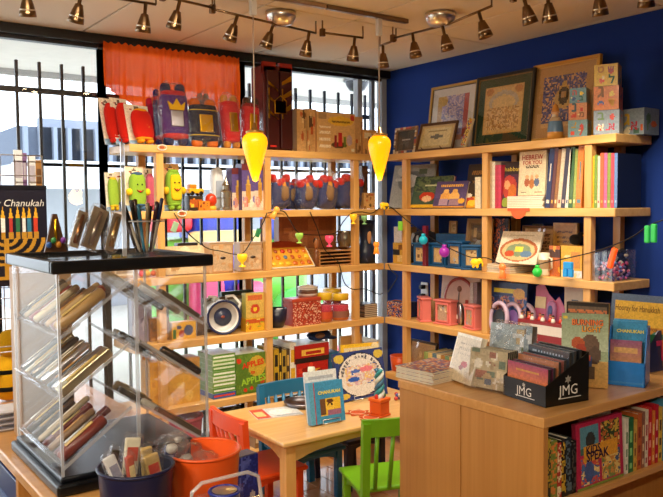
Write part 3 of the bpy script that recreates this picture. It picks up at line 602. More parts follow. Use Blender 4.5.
# food tray toy
s=slot('L',274,316,243,3,.03); t=thing('food_puzzle','tilted wooden tray puzzle with colourful food pieces','puzzle',(s.loc[0],s.loc[1]+.02,s.z0+.012),(-.75,0,0)); w2=s.w/2; h=.155
g=G(); g.box(-w2,w2,.004,.014,0,h,'e0a030'); g.rbox(-w2-.006,-w2,0,.018,0,h,'e8dcc8',.002); g.rbox(w2,w2+.006,0,.018,0,h,'e8dcc8',.002); g.rbox(-w2-.006,w2+.006,0,.018,-.006,0,'e8e4dc',.002); g.rbox(-w2-.006,w2+.006,0,.018,h,h+.006,'b03a22',.002); ob('tray',g,PAINT,t)
R=random.Random(8)
for k in range(18):
    cx=-w2*.85+(k%6)*w2*.34; cz=h*(.18+.31*(k//6)); g=G(); g.sell(R.choice(['c8321e','e8c83a','7a9a34','d8742a','e8d8a8','5a7a9a','b85a28']),cx,.002,cz,R.uniform(.012,.022),.006,R.uniform(.012,.02),.8,.8,12,6); ob('food_piece',g,PLAST,t)
g=G(); g.prism([(-w2*.9,0)]+[(w2*.9*math.cos(PI-PI*k/12),.05*math.sin(PI*k/12)) for k in range(13)],.0,.012,'9a3a1e',Matrix.Translation((0,.006,h+.006))); ob('arched_back',g,PAINT,t)
# slatted trays
zt=ZT[3]+.001; s0=slot('L',320,352.5,250,3,.04)
for k in range(5):
    t=thing('wooden_tray','flat pale wooden tray in a stack of five under the mug','tray',(s0.loc[0],s0.loc[1],zt+k*.0225),group='stacked wooden trays'); g=G(); g.rbox(-s0.w/2,s0.w/2,0,.14,0,.007,'c08a56',.002); ob('bottom',g,PAINT,t)
    g=G(); 
    for sx in(-1,1): g.box(sx*s0.w/2-.004,sx*s0.w/2+.004,0,.14,.0071,.0215,'b07c4a')
    g.box(-s0.w/2,s0.w/2,.13,.14,.0071,.0215,'8a5a34'); ob('rim',g,PAINT,t)
zt+=5*.0225+.001
s=slot('L',342,355,231,3,.06,zb=zt); t=thing('silver_mug','dull silver kiddush mug on the stack of wooden trays','mug',(s.loc[0],s.loc[1]+.04,zt)); r=s.w/2;h=s.h
g=G(); g.lathe([(0,0),(r*.7,0),(r*.75,h*.1),(r*.95,h*.3),(r,h*.6),(r*.85,h*.9),(r*.95,h),(r*.85,h),(r*.75,h*.88),(r*.8,h*.4),(0,h*.2)],20,'9a9890'); ob('bowl',g,METAL,t)
g=G(); g.tube([(-r*.9,0,h*.8),(-r*1.6,0,h*.75),(-r*1.6,0,h*.35),(-r*.95,0,h*.25)],.004,8,'9a9890'); ob('handle',g,METAL,t)
s=slot('L',314,322,238,3,.05); t=thing('wooden_figure','small brown wooden figure beside the stacked trays','figurine',(s.loc[0],s.loc[1]+.02,s.z0)); g=G(); g.lathe([(0,0),(.018,0),(.022,s.h*.3),(.012,s.h*.6),(0,s.h*.62)],14,'7a4a2a'); ob('body',g,PAINT,t); g=G(); g.sell('9a6238',0,0,s.h*.8,.017,.017,s.h*.19,1,1,14,10); ob('head',g,PAINT,t); g=G(); g.sell('3a2418',0,.005,s.h*.88,.018,.016,s.h*.13,1,1,14,8); ob('hair',g,PAINT,t)
# dark vase
s=slot('L',362,378,222,3,.06); t=thing('candle_lantern','dark navy waisted candle lantern with amber window by the corner','lantern',(s.loc[0],s.loc[1]+.05,s.z0)); r=s.w/2;h=s.h
g=G(); g.lathe([(0,0),(r,0),(r*.95,h*.3),(r*.75,h*.42),(r*.6,h*.5),(r*.6,h*.6),(r*.75,h*.82),(r*.8,h*.9),(r*.9,h),(0,h)],18,'1c2740'); ob('body',g,PAINT,t)
g=G(); g.sell('d8a070',0,-r*.62,h*.66,r*.25,r*.12,h*.2,1,1,12,8); ob('amber_pane',g,PLAST,t)
g=G(); g.lathe([(r*.9,h*1.001),(r*.95,h*1.03),(r*.3,h*1.06),(0,h*1.06)],18,'141c30'); ob('top_cap',g,PAINT,t)
# ================================================================ window shelves, fourth board
s=slot('L',132,152,298,4,.1); carton(s,'grey lilac carton far behind the display case','box',art('8a86a0',*blots(51,['a8a4b8','6a6480'],5)),.05,'77738c')
s=slot('L',150,169,318,4,.08); carton(s,'brown picture carton behind the display case','box',art('8a5c34',*blots(52,['b98a54','5a3a20','c8a878'],8)),.05,'77502c')
s=slot('L',172,196,322,4,.05); carton(s,'yellow carton picturing a blue and red toy','box',art('d8a638',('e',.68,.5,.2,.3,'3c4a74'),('e',.4,.35,.12,.2,'a8442c'),('e',.3,.7,.1,.12,'3c4a74'),('r',.05,.1,.15,.6,'3c6a3a')),.06,'b98a2c')
s=slot('L',197,205,317,4,.1); carton(s,'slim dark carton beside the yellow toy carton','box',art('5a4434',*blots(53,['8a6a4a','3a2c20'],4)),.06,'4a3828')
s=slot('L',205,244,297,4,.175); carton(s,'thin wooden framed game box at the back behind the white cup','box',art('5a4a3c',('r',.05,.1,.95,.9,'9aa0a0'),*blots(54,['c8ccc8','6a6a64'],8)),.03,'4a3c30')
s=slot('L',222,252,291,4,.225); carton(s,'dark green flat game box behind the wooden framed one','box',art('2c4a48',('r',.1,.1,.9,.9,'355a56')),.03,'24403c')
# washing cup lying on its side
s=slot('L',206,238,300,4,.03); R_=s.h*.5; t=thing('washing_cup','white two-handled washing cup lying with its navy-rimmed mouth forward','cup',(s.loc[0]+.012,s.loc[1],s.z0+R_),(0,0,-.25))
MX=Matrix.Rotation(-PI/2,4,'X'); n=26
g=G(); g.lathe([(R_,0),(R_*.98,.02),(R_*.9,.06),(R_*.86,.1),(R_*.9,.11),(0,.11)],n,'dcdad8',MX,True,False); ob('body',g,GLOSS,t)
g=G(); g.lathe([(R_,-.001),(R_*.94,-.004),(R_*.86,.004),(R_*.82,.03),(0,.04)],n,['1c2650','1c2650','e8e6e4','b9b7b8'],MX,True,False); ob('mouth_rim',g,GLOSS,t)
g=G(); g.lathe([(0,.034),(R_*.5,.034),(R_*.52,.03),(0,.029)],n,['2a3050','2a3050','2c3350'],MX); g.sell('8a4034',0,.026,0,R_*.12,.004,R_*.08,1,1,10,6); ob('inner_emblem',g,GLOSS,t)
for sx in(-1,1): g=G(); g.tube([(sx*R_*.9,.03,R_*.3),(sx*R_*1.05,.04,R_*.7),(sx*R_*.7,.06,R_*1.15),(sx*R_*.3,.07,R_*1.1),(sx*R_*.35,.08,R_*.85)],.009,8,'d4d2d0'); ob('handle',g,GLOSS,t)
s=slot('L',246,264.5,318,4,.03); carton(s,'small yellow candy carton at the bottom of its pair','box',art('d8a82c',('r',0,.6,1,.9,'c0562a'),*blots(56,['e8d070','8a9a34','c86a2c'],8)),.06,'b98a24'); z_=s.z0+s.h+.0015
s=slot('L',246,264,293,4,.035,zb=z_); carton(s,'small yellow candy carton with red flower, on top of its pair','box',art('cfae58',('r',.1,.72,.9,.92,'c86a3a'),('e',.5,.35,.25,.2,'c0452c'),('e',.5,.35,.1,.09,'e8c83a')),.05,'a8a050')
s=slot('L',262,268,300,4,.15); carton(s,'dark green upright carton behind the yellow candy pair','box',art('2f4a38'),.05,'2a4032')
# navy bowl with sachets
s=slot('L',274,291,309,4,.02); r=s.w/2; t=thing('bowl','glazed dark navy bowl holding paper packets','bowl',(s.loc[0],s.loc[1]+r,s.z0)); h=s.h
g=G(); g.lathe([(0,0),(r*.6,0),(r*.9,h*.4),(r,h),(r*.93,h),(r*.8,h*.4),(0,h*.15)],24,'161c34'); ob('body',g,GLOSS,t); g=G(); g.lathe([(r*.6,.001),(r*.62,-.0),(r*.62,.006),(r*.6,.008)],20,'0f1428'); ob('foot_ring',g,GLOSS,t)
for k in range(5):
    p=G(); p.rbox(-.018,.018,-.001,.002,0,.085,['e8eaf0','dfe3ee','eceae4','c8ccdc','e4e0e8'][k],.001); p.sell(['d04a3c','4a5aa0','c85a8a','d8803a','5a8a5a'][k],0,-.002,.06,.011,.002,.014,1,1,10,6)
    tag(ob('paper_packet',p,PAPER,None,(s.loc[0]-.028+k*.014,s.loc[1]+r-.01+.006*(k%2),s.z0+.03),(-.15,.5-.1*k,.1*k)),'small white paper packet sticking up from the navy bowl','packet','paper packets in the navy bowl')
# red tin and pot
s=slot('L',293,321,298,4,.03); 
t=thing('gift_tin','red floral patterned gift tin on the fourth shelf','tin',s.loc); w2=s.w/2; h=s.h
g=G(); g.box(-w2,w2,.0005,.11,0,h*.86,'a83a28'); g.art(-w2,w2,0,h*.86,0,art('b04a34',('n',0,0,1,1,16,['d8a890','a8301f','8e2418',None,'e0b8a0','b84a34'],5)),.006); ob('body',g,GLOSS,t); g=G(); g.rbox(-w2*1.02,w2*1.02,-.002,.113,h*.861,h,'b0442e',.004); ob('lid',g,GLOSS,t)
zt=s.z0+s.h+.001; s=slot('L',305,322,286,4,.05,zb=zt); r=s.w/2; h=s.h; t=thing('ceramic_pot','squat white ceramic pot with brown band on the red tin','pot',(s.loc[0],s.loc[1]+r,zt))
g=G(); g.lathe([(0,0),(r*.9,0),(r,h*.2),(r*.97,h*.8)],22,'d8d4cc'); ob('body',g,GLOSS,t); g=G(); g.lathe([(r*.985,h*.25),(r*1.01,h*.3),(r*1.0,h*.6),(r*.98,h*.65)],22,'6a4a3a',cap=False); ob('brown_band',g,GLOSS,t); g=G(); g.lathe([(r*1.02,h*.801),(r*1.02,h*.9),(r*.5,h*1.0),(r*.15,h*1.05),(0,h*1.1)],22,'e6e2da'); ob('lid',g,GLOSS,t)
for i,(a,b,py,of,lb) in enumerate(((322.5,336,293,.02,'candy jar with yellow lid and orange wrapper, beside the red tin'),(330,346,289,.15,'candy jar with yellow lid standing behind two others'),(338,353,294,.02,'candy jar with yellow lid and rose sweets, beside the post'))):
    s=slot('L',a,b,py,4,of); r=s.w/2; h=s.h; t=thing('candy_jar',lb,'jar',(s.loc[0],s.loc[1]+r,s.z0),group='candy jars')
    g=G(); g.lathe([(0,0),(r*.95,0),(r,h*.05),(r,h*.62),(r*.85,h*.74)],20,'ffffff',cap=True); ob('glass',g,ACRYL,t)
    g=G(); g.lathe([(0,.003),(r*.9,.003),(r*.93,h*.35),(r*.92,h*.58),(0,h*.6)],20,['c86a2a','d8772c','b83a4a','c85a6a']); ob('sweets',g,CLOTH,t)
    g=G(); g.lathe([(r*1.005,h*.12),(r*1.008,h*.36)],20,['c8502c','e0c060','8a5a4a'][i],cap=False); ob('paper_label',g,PAPER,t)
    g=G(); g.lathe([(r*.9,h*.75),(r*.95,h*.76),(r*.95,h*.98),(r*.9,h),(0,h)],20,'e0b82c'); ob('lid',g,PLAST,t)
zz=ZT[4]+.001
for k in range(7):
    s=slot('L',362,380,310,4,.05,zb=zz); c=['4a3026','7a5a44','3c2c2a','8a6a54','5a3c30','6a4a3a','3a2a26'][k]
    bk=G(); bk.box(-.058+.002*(k%3),.058,0,.12,0,.002,c); bk.box(-.058+.002*(k%3),.058,0,.12,.010,.012,c); bk.box(-.058+.002*(k%3),-.055,0,.12,.002,.010,c)
    o=tag(ob('cd_case',bk,GLOSS,None,(s.loc[0],s.loc[1],zz)),'flat brown case in the low pile by the corner','case','flat cases piled by the corner'); p=G(); p.box(-.05,.056,.002,.118,.0022,.0098,'d8c8b0'); ob('booklet',p,MATTE,o); zz+=.0125
# ================================================================ window shelves, fifth board and bottom
s=slot('L',150,200,360,5,.06); carton(s,'yellow ochre game box behind the display case','game box',art('d8a23a',*blots(61,['c88a2c','e8bc5a'],6)),.12,'c8923a')
apple=art('5a7a2c',('r',0,0,1,.06,'47661f'),('n',0,0,1,1,6,[None,None,'6a8a34'],4),('e',.68,.66,.28,.26,'c8a83a'),('e',.3,.1,.06,.05,'c83a22'),('e',.5,.13,.05,.05,'c83a22'),('e',.86,.28,.09,.08,'b84a24'),('e',.1,.84,.08,.07,'c83a22'))
s=slot('L',236,266.5,353,5,.03); carton(s,'green fruit-themed party game box with big red title','game box',apple,.20,'4f7028',top='dfe6dc',texts=(('APPLES',.1,.73,.72,'d8321c',dict(rot=(0,-.12,0),bold=.03)),('to',.1,.52,.14,'d8321c',dict(bold=.03)),('APPLES',.12,.33,.82,'9cc83a',dict(rot=(0,-.12,0),bold=.03))))
zz=ZT[5]+.001; s=slot('L',213,235.5,360,5,.03)
for k in range(8):
    g=G(); hh=.031; g.art(-s.w/2,s.w/2,0,hh,0,art(['3a58a0','5a8a3a','7aa04a','e0e8d8','6a9a44','5a8a3a','cfe0c0','6a9a44'][k],('r',.05,.3,.95,.6,['d0402c','e8f0e0','e8f0e0','7aa04a','e8f0e0','cfe0c0','6a9a44','e8f0e0'][k])),.005); g.box(-s.w/2,s.w/2,.0005,.19,0,hh,'7a9a54' if k else '35508e')
    o=tag(ob('game_box',g,GLOSS,None,(s.loc[0],s.loc[1],zz)),['slim blue-edged game box lying at the foot of the green stack','slim green game box resting directly on the blue-edged one','slim green striped game box third up from the blue-edged one','slim whitish game box in the middle of the green stack','slim green striped game box resting on the whitish one','slim green striped game box under the pale green topmost pair','slim pale green game box second from the top of its stack','topmost slim green game box of the stack'][k],'game box','slim green game boxes'); lg=G(); lg.box(-s.w/2*1.005,s.w/2*1.005,.0,.191,hh,hh+.0006,'d8e4d4'); ob('lid',lg,GLOSS,o); zz+=hh+.0012
for i,(a,b,py,c) in enumerate(((274,279,349,'c8a22c'),(279,282,347,'2a2420'),(282,286.5,350,'b8983a'),(286.5,290,349,'4a3a2a'),(290,296,343,'e8e4d8'))):
    s=slot('L',a,b,py,5,.04); spine(s,['yellow spine with black titling beside the shelf post','thin black spine between two yellow ones','mustard spine with black titling','dark brown spine beside the white book','thick white spine with gold edge beside the red boxes'][i],c,.2,bands=(('r',.2,.1,.8,.85,['2a2420','d8b23a','2a2420','c8a050','d8a830'][i]),('r',.2,.4,.8,.55,c)),group='books beside the red boxes')
s=slot('L',297,328,362,5,.03); carton(s,'red game box with yellow title lying under a second one','game box',art('b8241e',('r',.2,.35,.75,.65,'e0a02c'),*blots(63,['8a1a18','d8402c'],5)),.2,'9a1e1a'); z_=s.z0+s.h+.002
s=slot('L',295,329,344,5,.03,zb=z_); carton(s,'red and black game box lying on top of the other red one','game box',art('a8201c',('r',0,0,1,.25,'2a1a1a'),('r',.2,.4,.85,.7,'e8b84a'),('r',.3,.45,.75,.62,'a8201c')),.2,'8a1c1a',top='cfd4da')
z_+=s.h+.003; s=slot('L',310,337,331,5,.06,zb=z_); t=thing('animal_hat','navy and brown plush animal cap on the red game boxes','cap',(s.loc[0],s.loc[1]+.05,z_)); w2=s.w/2
g=G(); g.sell('24365e',0,0,s.h*.5,w2*.8,.05,s.h*.5,.8,.9,20,12,None,.15,2); ob('crown',g,CLOTH,t); g=G(); g.sell('7a5a44',w2*-.2,-.04,s.h*.55,w2*.35,.02,s.h*.28,1,1,14,8); ob('muzzle',g,CLOTH,t); g=G(); g.sell('1a2444',w2*.7,-.02,s.h*.2,w2*.35,.05,s.h*.16,.8,.9,16,8); ob('brim',g,CLOTH,t)
s=slot('L',329,339,352,5,.08); carton(s,'upright sky blue carton beside the red game boxes','box',art('2a6a9a',('r',.2,.6,.8,.8,'d8c84a')),.1,'245a86')
s=slot('L',345,366,336,5,.05); t=thing('wooden_easel_box','pale wooden display easel box by the corner','easel',s.loc); g=G(); g.rbox(-s.w/2,s.w/2,.04,.06,0,s.h,'c89a5c',.003); ob('back_board',g,PAINT,t); g=G(); g.rbox(-s.w/2,s.w/2,0,.04,0,.03,'b98a4c',.003); ob('ledge',g,PAINT,t)
s=slot('L',364,380,341,5,.08); spine(s,'broad grey white binder by the corner end of the low shelf','c8ccd0',.2,bands=(('r',.2,.3,.8,.7,'8a90a0'),))
# bottom board
s=slot('L',172,210,421,6,.03); r=s.w/2; t=thing('basket','round pink woven basket on the lowest shelf','basket',(s.loc[0],s.loc[1]+r,s.z0)); h=s.h
g=G(); g.lathe([(0,0),(r*.8,0),(r,h),(r*.94,h),(r*.75,h*.1),(0,h*.08)],28,'b84a5c'); ob('weave',g,CLOTH,t); g=G(); g.tube([(r*.98*math.cos(2*PI*k/28),r*.98*math.sin(2*PI*k/28),h) for k in range(28)],.01,8,'c85a6c',True); ob('rim',g,CLOTH,t)
for k in range(7): p=G(); p.sell(['c8ccd8','e0e0e8','9aa0b4','d8b8c0','b0b8c8','e8e8ee','8a90a8'][k],0,0,0,.035,.03,.03,.7,.7,12,8,None,.2,k); tag(ob('wrapped_bundle',p,BAG if k%2 else PLAST,None,(s.loc[0]+r*.5*math.cos(k*.9),s.loc[1]+r+r*.5*math.sin(k*.9),s.z0+h*.8)),'small wrapped bundle heaped in the pink basket','bundle','bundles in the pink basket')
for i in range(9):
    a=255+i*4.6; s=slot('L',a,a+4.4,432+1.5*(i%3),6,.05); spine(s,'thin book with tan and dark spine on the lowest shelf under the table',['8a6a44','c8a070','5a4030','d8b888','6a5a3a'][i%5],.2,bands=(('r',.2,.3,.8,.6,'e8d8b0'),('r',.2,.7,.8,.8,'4a3426')),group='books on the lowest window shelf')
# ================================================================ blue-wall shelves, top board
mosaic=art('2a211c',('n',0,0,1,1,9,['c84a3a','e0c8a0','3a4a7a','8a6a4a','d8d0c0'],2))
s=slot('R',393,415,127,1,.05); t=frame(s,'small mosaic-bordered photo frame at the corner end of the top shelf','8a6a54','1d1916',art('1d1916',('r',.25,.5,.75,.56,'b8b0a0'),('r',.35,.4,.65,.43,'8a8478')),.018,.004,.12,.014,glass=True)
g=G(); w2=s.w/2; h=s.h/math.cos(.12); R=random.Random(3)
for k in range(12):
    for sx,sz in((-w2+.009,(k+.5)*h/12),(w2-.009,(k+.5)*h/12)): g.box(sx-.007,sx+.007,-.003,.001,sz-h/30,sz+h/30,R.choice(['b84a3a','e0c8a0','3a4a7a','8a6a4a','d8d0c0','c89a5a']))
for k in range(8):
    for sz in(.009,h-.009): sx=-w2+(k+.5)*s.w/8; g.box(sx-.01,sx+.01,-.003,.001,sz-.007,sz+.007,R.choice(['b84a3a','e0c8a0','3a4a7a','8a6a4a','d8d0c0']))
ob('mosaic_chip',g,GLOSS,t)
s=slot('R',425,472,83,1,.19); frame(s,'large gilt frame with white mat and mauve print on the top shelf','b8923f','d8d0c8',art('b9a8c0',('r',.0,0,.14,1,'c8a070'),('r',.84,.05,1,1,'b8503c'),('r',.14,0,.84,.12,'c88a6a'),('n',.15,.15,.85,1,7,['a898c0','c8b0b8','8a80b0','d0b8b0'],6),('e',.1,.9,.22,.14,'c8a050')),.017,.05,.13,.02,inner='5a4424')
s=slot('R',416,450,122,1,.06); frame(s,'small brown shadow frame with cream document on a wire easel','5a3c26','cbb288',art('d8c080',('r',.06,.06,.94,.94,'e3d2a0'),('e',.5,.5,.2,.1,'6a6a64'),('r',.2,.75,.8,.82,'a8905a')),.012,.012,.32,.016,.1,easel=True)
s=slot('R',456,469,118,1,.06); t=thing('mezuzah','slim painted mezuzah case leaning between the framed prints','mezuzah',(s.loc[0],s.loc[1],s.z0+.01),(-.1,.3,s.rz)); g=G(); g.rbox(-.018,.018,0,.02,0,s.h*.98,'d8c8a8',.004); ob('case',g,GLOSS,t); g=G(); g.art(-.016,.016,.005,s.h*.95,-.001,art('d8c8a8',('n',0,0,1,1,6,['4a6a9a','c85a3a','e0c060','5a4a3a','d8d0c0'],11)),.006); ob('painted_panel',g,GLOSS,t); g=G(); g.sell('c89a3a',0,.0,s.h*.9,.008,.004,.012,1,1,10,6); ob('emblem',g,METAL,t)
s=slot('R',471,529,72,1,.12); frame(s,'large black frame with dark green mat and golden print','17140f','26402f',art('c89a50',('r',.03,.03,.97,.97,'d0aa68'),('e',.5,.66,.38,.24,'b8a890'),('e',.5,.63,.3,.18,'d8b878'),('n',.1,.08,.9,.55,10,['c08a40','dab880','a87838','cfa860'],3),('e',.12,.9,.1,.08,'b87a34'),('e',.88,.9,.1,.08,'b87a34')),.018,.05,.12,.02,inner='8a6a30')
s=slot('R',527,594,59,1,.14); frame(s,'large gold frame with tan mat and blue patterned print','c8923a','b98f5c',art('3a3f74',('n',0,.12,1,1,13,['34386e','c89a60','4a4e84','2e3264','8a6a6a'],8),('r',0,0,1,.1,'c8a068'),('t',.5,.5,.26,.42,'c09a50'),('e',.5,.55,.22,.2,'b8924c'),('e',.5,.6,.13,.18,'3a2f24'),('e',.5,.62,.06,.07,'a88048')),.018,.055,.12,.022,inner='d8a850')
s=slot('R',546,560,103,1,.03); t=thing('rabbi_figurine','little painted figurine of a bearded man in tall hat','figurine',(s.loc[0]+.02,s.loc[1],s.z0),(0,0,s.rz)); r=s.w/2;h=s.h
g=G(); g.lathe([(0,0),(r,0),(r*.95,h*.2),(r*.8,h*.5),(r*.5,h*.62),(0,h*.63)],16,['c8a060','c88a3a','5a7a9a','b8a080','a89878'],None,True); ob('robe',g,PAINT,t)
g=G(); g.sell('d8a878',0,0,h*.7,r*.4,r*.4,h*.1,1,1,14,10); ob('head',g,PAINT,t); g=G(); g.sell('d8ccb8',0,-r*.25,h*.62,r*.3,r*.25,h*.1,1,1,12,8); ob('beard',g,PAINT,t); g=G(); g.lathe([(r*.5,h*.76),(r*.45,h*.8),(r*.3,h*.94),(0,h)],14,'c8843a'); ob('hat',g,PAINT,t)
LET=['ש','ל','ד','ט','ג','א','נ','מ','צ','ב','ו','ת']
def cube_(a,b,py,off,zb,c,label,lets,seed,d=None,turn=.0):
    s=slot('R',a,b,py,1,off,zb); s.w*=.86; d=d or s.w; turn=.42
    R=random.Random(seed); o=carton(s,label,'toy block',art(c,('r',0,0,1,.02,'8a7a5a'),('e',R.uniform(.2,.35),.26,.12,.12,R.choice(['d8482c','4a7a4a','3a5a9a'])),('e',.72,R.uniform(.6,.75),.1,.12,R.choice(['e07a2c','c83a2c','e8c83a'])),*blots(seed,['d8602c','3c6a6a','c83a4a','e8d090'],2,.1,.1,.9,.45,.09)),d,c,name='toy_block',turn=turn,sideart=art(c,*blots(seed+3,['d8602c','3c6a6a','8a6aa0'],4,.15,.15,.85,.85,.14)),group=None)
    for (l,u,v,cc) in lets: txt(o,l,u*s.w/2,v*s.h,s.w*.26,cc,bold=.03)
    return s.z0+s.h+.0015
z=cube_(568.5,587,120,.04,None,'7aa0a8','pale blue picture block at the foot of the shorter stack',[('צ',-.4,.72,'c8a03a'),('7',.4,.3,'c84a2c')],1)
z=cube_(569,586.5,103,.045,z,'d08a5a','salmon letter block in the middle of the shorter stack',[('נ',-.4,.75,'3c5a6a'),('מ',.45,.3,'8a5a3a'),('ע',-.4,.3,'c8482c')],2)
z=cube_(570,586,88,.05,z,'6a94a0','teal letter block on top of the shorter stack',[('ב',.4,.3,'2c6a5a'),('ה',-.4,.7,'c85a4a')],3)
z=cube_(594,619,110,.02,None,'8a98a8','grey-blue letter block at the foot of the taller stack',[('א',.42,.3,'b82a4a'),('א',-.42,.3,'e8dcc8'),('ב',-.42,.76,'6a8a5a')],4)
z=cube_(594,618.5,86,.02,z,'d8782c','orange letter block in the middle of the taller stack',[('ד',.42,.3,'d8a02c'),('ג',-.42,.76,'8a5a2c')],5)
z=cube_(594.5,617.5,64,.02,z,'d8ae2c','yellow letter block on top of the taller stack',[('ש',.42,.75,'9a4a5a'),('ט',-.42,.76,'b87a34'),('ל',.5,.3,'2c5a3a')],6)
x0=-.27; qa=on(620,122,'X',-.15)[1]; qb=on(644,122,'X',-.15)[1]; s=at(-.15,(qa+qb)/2,ZT[1]+.001,abs(qa-qb),on(632,109,'X',-.15)[2]-ZT[1],-PI/2); carton(s,'wide blue-grey letter block box at the dark end of the top shelf','box',art('8a98a4',*blots(77,['c8602c','4a6a5a','b83a4a','d8c8a0'],6)),.13,'6a7888',texts=(('א',.2,.35,.3,'b82a3a',dict(bold=.03)),('ג',-.4,.6,.25,'c8a03a',dict(bold=.03))),sideart=art('7a8896',('e',.3,.6,.15,.2,'4a6a4a'),('e',.65,.4,.2,.12,'c8622c'),('r',.2,.15,.3,.5,'5a7a5a')),name='box',turn=0)
# ================================================================ blue-wall shelves, second board
s=slot('R',393,425,165,2,.09); book(s,'pale silver picture book half behind the post by the corner',art('9aa0a8',('e',.5,.6,.35,.25,'6a747e'),('e',.45,.62,.2,.15,'c8ccd0'),*blots(81,['7a828c','b8bcc0','5a6a5a'],5)),.02,.28,.3,'b8b8b0')
s=slot('R',412,446,177,2,.06); book(s,'dark green picture book of a red-haired child with red spine',art('3a5244',('r',0,0,1,.1,'d8a82c'),('e',.4,.35,.2,.16,'b8321e'),('e',.4,.28,.13,.1,'e0b088'),('n',.0,.5,1,1,6,['31483c','5a6a4a','2c4038'],2),('r',.3,.68,.85,.74,'b8c0a0')),.022,.3,.12,'8e2420')
s=slot('R',433,463,182,2,.035); book(s,'violet picture book of two bears cuddling, title in orange',art('4c4068',('g',0,.35,1,1,'5a4a78','453a64'),('e',.36,.42,.17,.17,'e0a050'),('e',.64,.42,.17,.17,'e8b060'),('e',.36,.62,.09,.08,'e8b468'),('e',.64,.62,.09,.08,'e0a858'),('r',.18,.1,.46,.32,'a88aa0'),('r',.5,.1,.82,.32,'9a7a88'),('e',.88,.25,.1,.1,'e8a83a'),('r',0,0,1,.07,'c8883a'),('l',.16,.8,.86,.89,9,'e0a848')),.02,.28,.05,'5a4a70')
s=slot('R',455,478,184,2,.06); book(s,'orange and dark picture book standing behind the violet bear book',art('3c2e24',('r',0,0,1,.45,'d8962c'),('e',.55,.3,.22,.16,'b8402c'),('e',.7,.2,.2,.12,'e8c03a'),('e',.5,.5,.16,.08,'e8dcc8')),.018,.25,.1,'c88a2c')
s=slot('R',464,492,164,2,.17); book(s,'tall dark brown book with gold lettering against the wall',art('2e211a',('r',.1,.6,.9,.95,'3a2a1e'),('r',.05,0,.95,.35,'4a3424'),('l',.15,.76,.7,.84,9,'b8823a'),('l',.2,.55,.85,.63,9,'b8823a')),.02,.16,0,'2a1e18')
s=slot('R',475,480.5,177,2,.04); spine(s,'slim cream book standing alone against the shelf post','e0d4bc',.16)
cs=[(488.5,490,163,'c8b070','cream yellow'),(490,492.3,161,'b8a080','buff'),(492.3,495,162,'d8d0c0','off-white'),(495,498.5,165,'b82a44','crimson'),(498.5,501,165,'c83a5a','rose red')]
for a,b,py,c,n in cs: s=slot('R',a,b,py,2,.03); spine(s,'thin %s spine beside the purple Shabbat book'%n,c,.19,group='thin books beside the purple book')
s=slot('R',501,518,162,2,.05); book(s,'purple Shabbat picture book with yellow title',art('4a1f40',('r',0,.72,1,1,'2c1a22'),('e',.45,.45,.35,.25,'b83a34'),('e',.35,.5,.14,.1,'e0a070'),('e',.6,.35,.2,.16,'c86a2c'),('e',.3,.12,.2,.1,'8a9a3a'),('e',.75,.15,.16,.12,'c83a4a')),.02,.12,.35,'a82a40',texts=(('Shabbat',0,.84,.85,'e0c040'),))
zz=ZT[2]+.001; sB=slot('R',507,544,196,2,.03)
for k in range(7):
    g=G(); dx=.004*((k*5)%3); g.box(-sB.w/2+dx,sB.w/2-dx*.5,0,.16,0,.0026,'e8dcc8'); o=tag(ob('booklet',g,PAPER,None,(sB.loc[0],sB.loc[1]+dx,zz),(0,0,-PI/2)),'white booklet in the low pile under the Hebrew primer','booklet','piled white booklets'); p=G(); p.box(-sB.w/2+dx+.001,sB.w/2-dx*.5-.001,.001,.159,.0027,.0078,'f0e8da'); ob('pages',p,MATTE,o); p=G(); p.box(-sB.w/2+dx,sB.w/2-dx*.5,0,.16,.0079,.009,'d8b8a0'); ob('top_cover',p,PAPER,o); zz+=.0095
s=slot('R',518,545,151,2,.05,zb=zz+.001); book(s,'cream Hebrew primer with red title standing on the white booklets',art('d8c4a0',('r',.03,.02,.97,.98,'e0cfae'),('e',.32,.3,.09,.1,'a85a3a'),('e',.5,.27,.09,.12,'b8743a'),('e',.68,.3,.09,.1,'5a6a8a'),('e',.5,.42,.06,.05,'d8a878'),('e',.32,.42,.06,.05,'d8a878'),('e',.68,.42,.06,.05,'d8a878'),('r',.1,.06,.3,.08,'8a7a60'),('r',.6,.06,.9,.08,'8a7a60'),('l',.25,.62,.75,.68,12,'4a3a2a')),.014,.06,.0,'e0d4bc',texts=(('HEBREW',0,.86,.78,'a8321e',dict(bold=.02)),('FOR YOU',0,.74,.7,'a8321e',dict(bold=.02))))
px=545.0
for i,(w_,py,c,c2,n) in enumerate(((5,149,'1c2a5a','d8d0c0','dark navy'),(3.6,148,'5a2a2c','c8a040','maroon'),(3.4,150,'8a5a2c','e8d8a0','rust brown'),(4,149,'c8b8a0','8a3a2c','beige'),(4,148,'2c2a44','c8a8a0','blue-black'),(3.2,150,'d8d0c4','3a4a7a','chalk white'),(4.5,147.5,'2f5a34','d8c878','forest green'),(3,149,'8a9a4a','e8e0b0','moss'),(6,146,'c8742c','4a7a8a','orange and teal'))):
    s=slot('R',px,px+w_-.3,py,2,.03); spine(s,'%s spine leaning in the slanted row by the shelf post'%n,c,.2,roll=.10 if i<6 else .05,bands=(('r',.15,.08,.85,.14,c2),('r',.40,.45,.60,.75,c2)),group='slanted books on the blue-wall shelf'); px+=w_
px=591.0
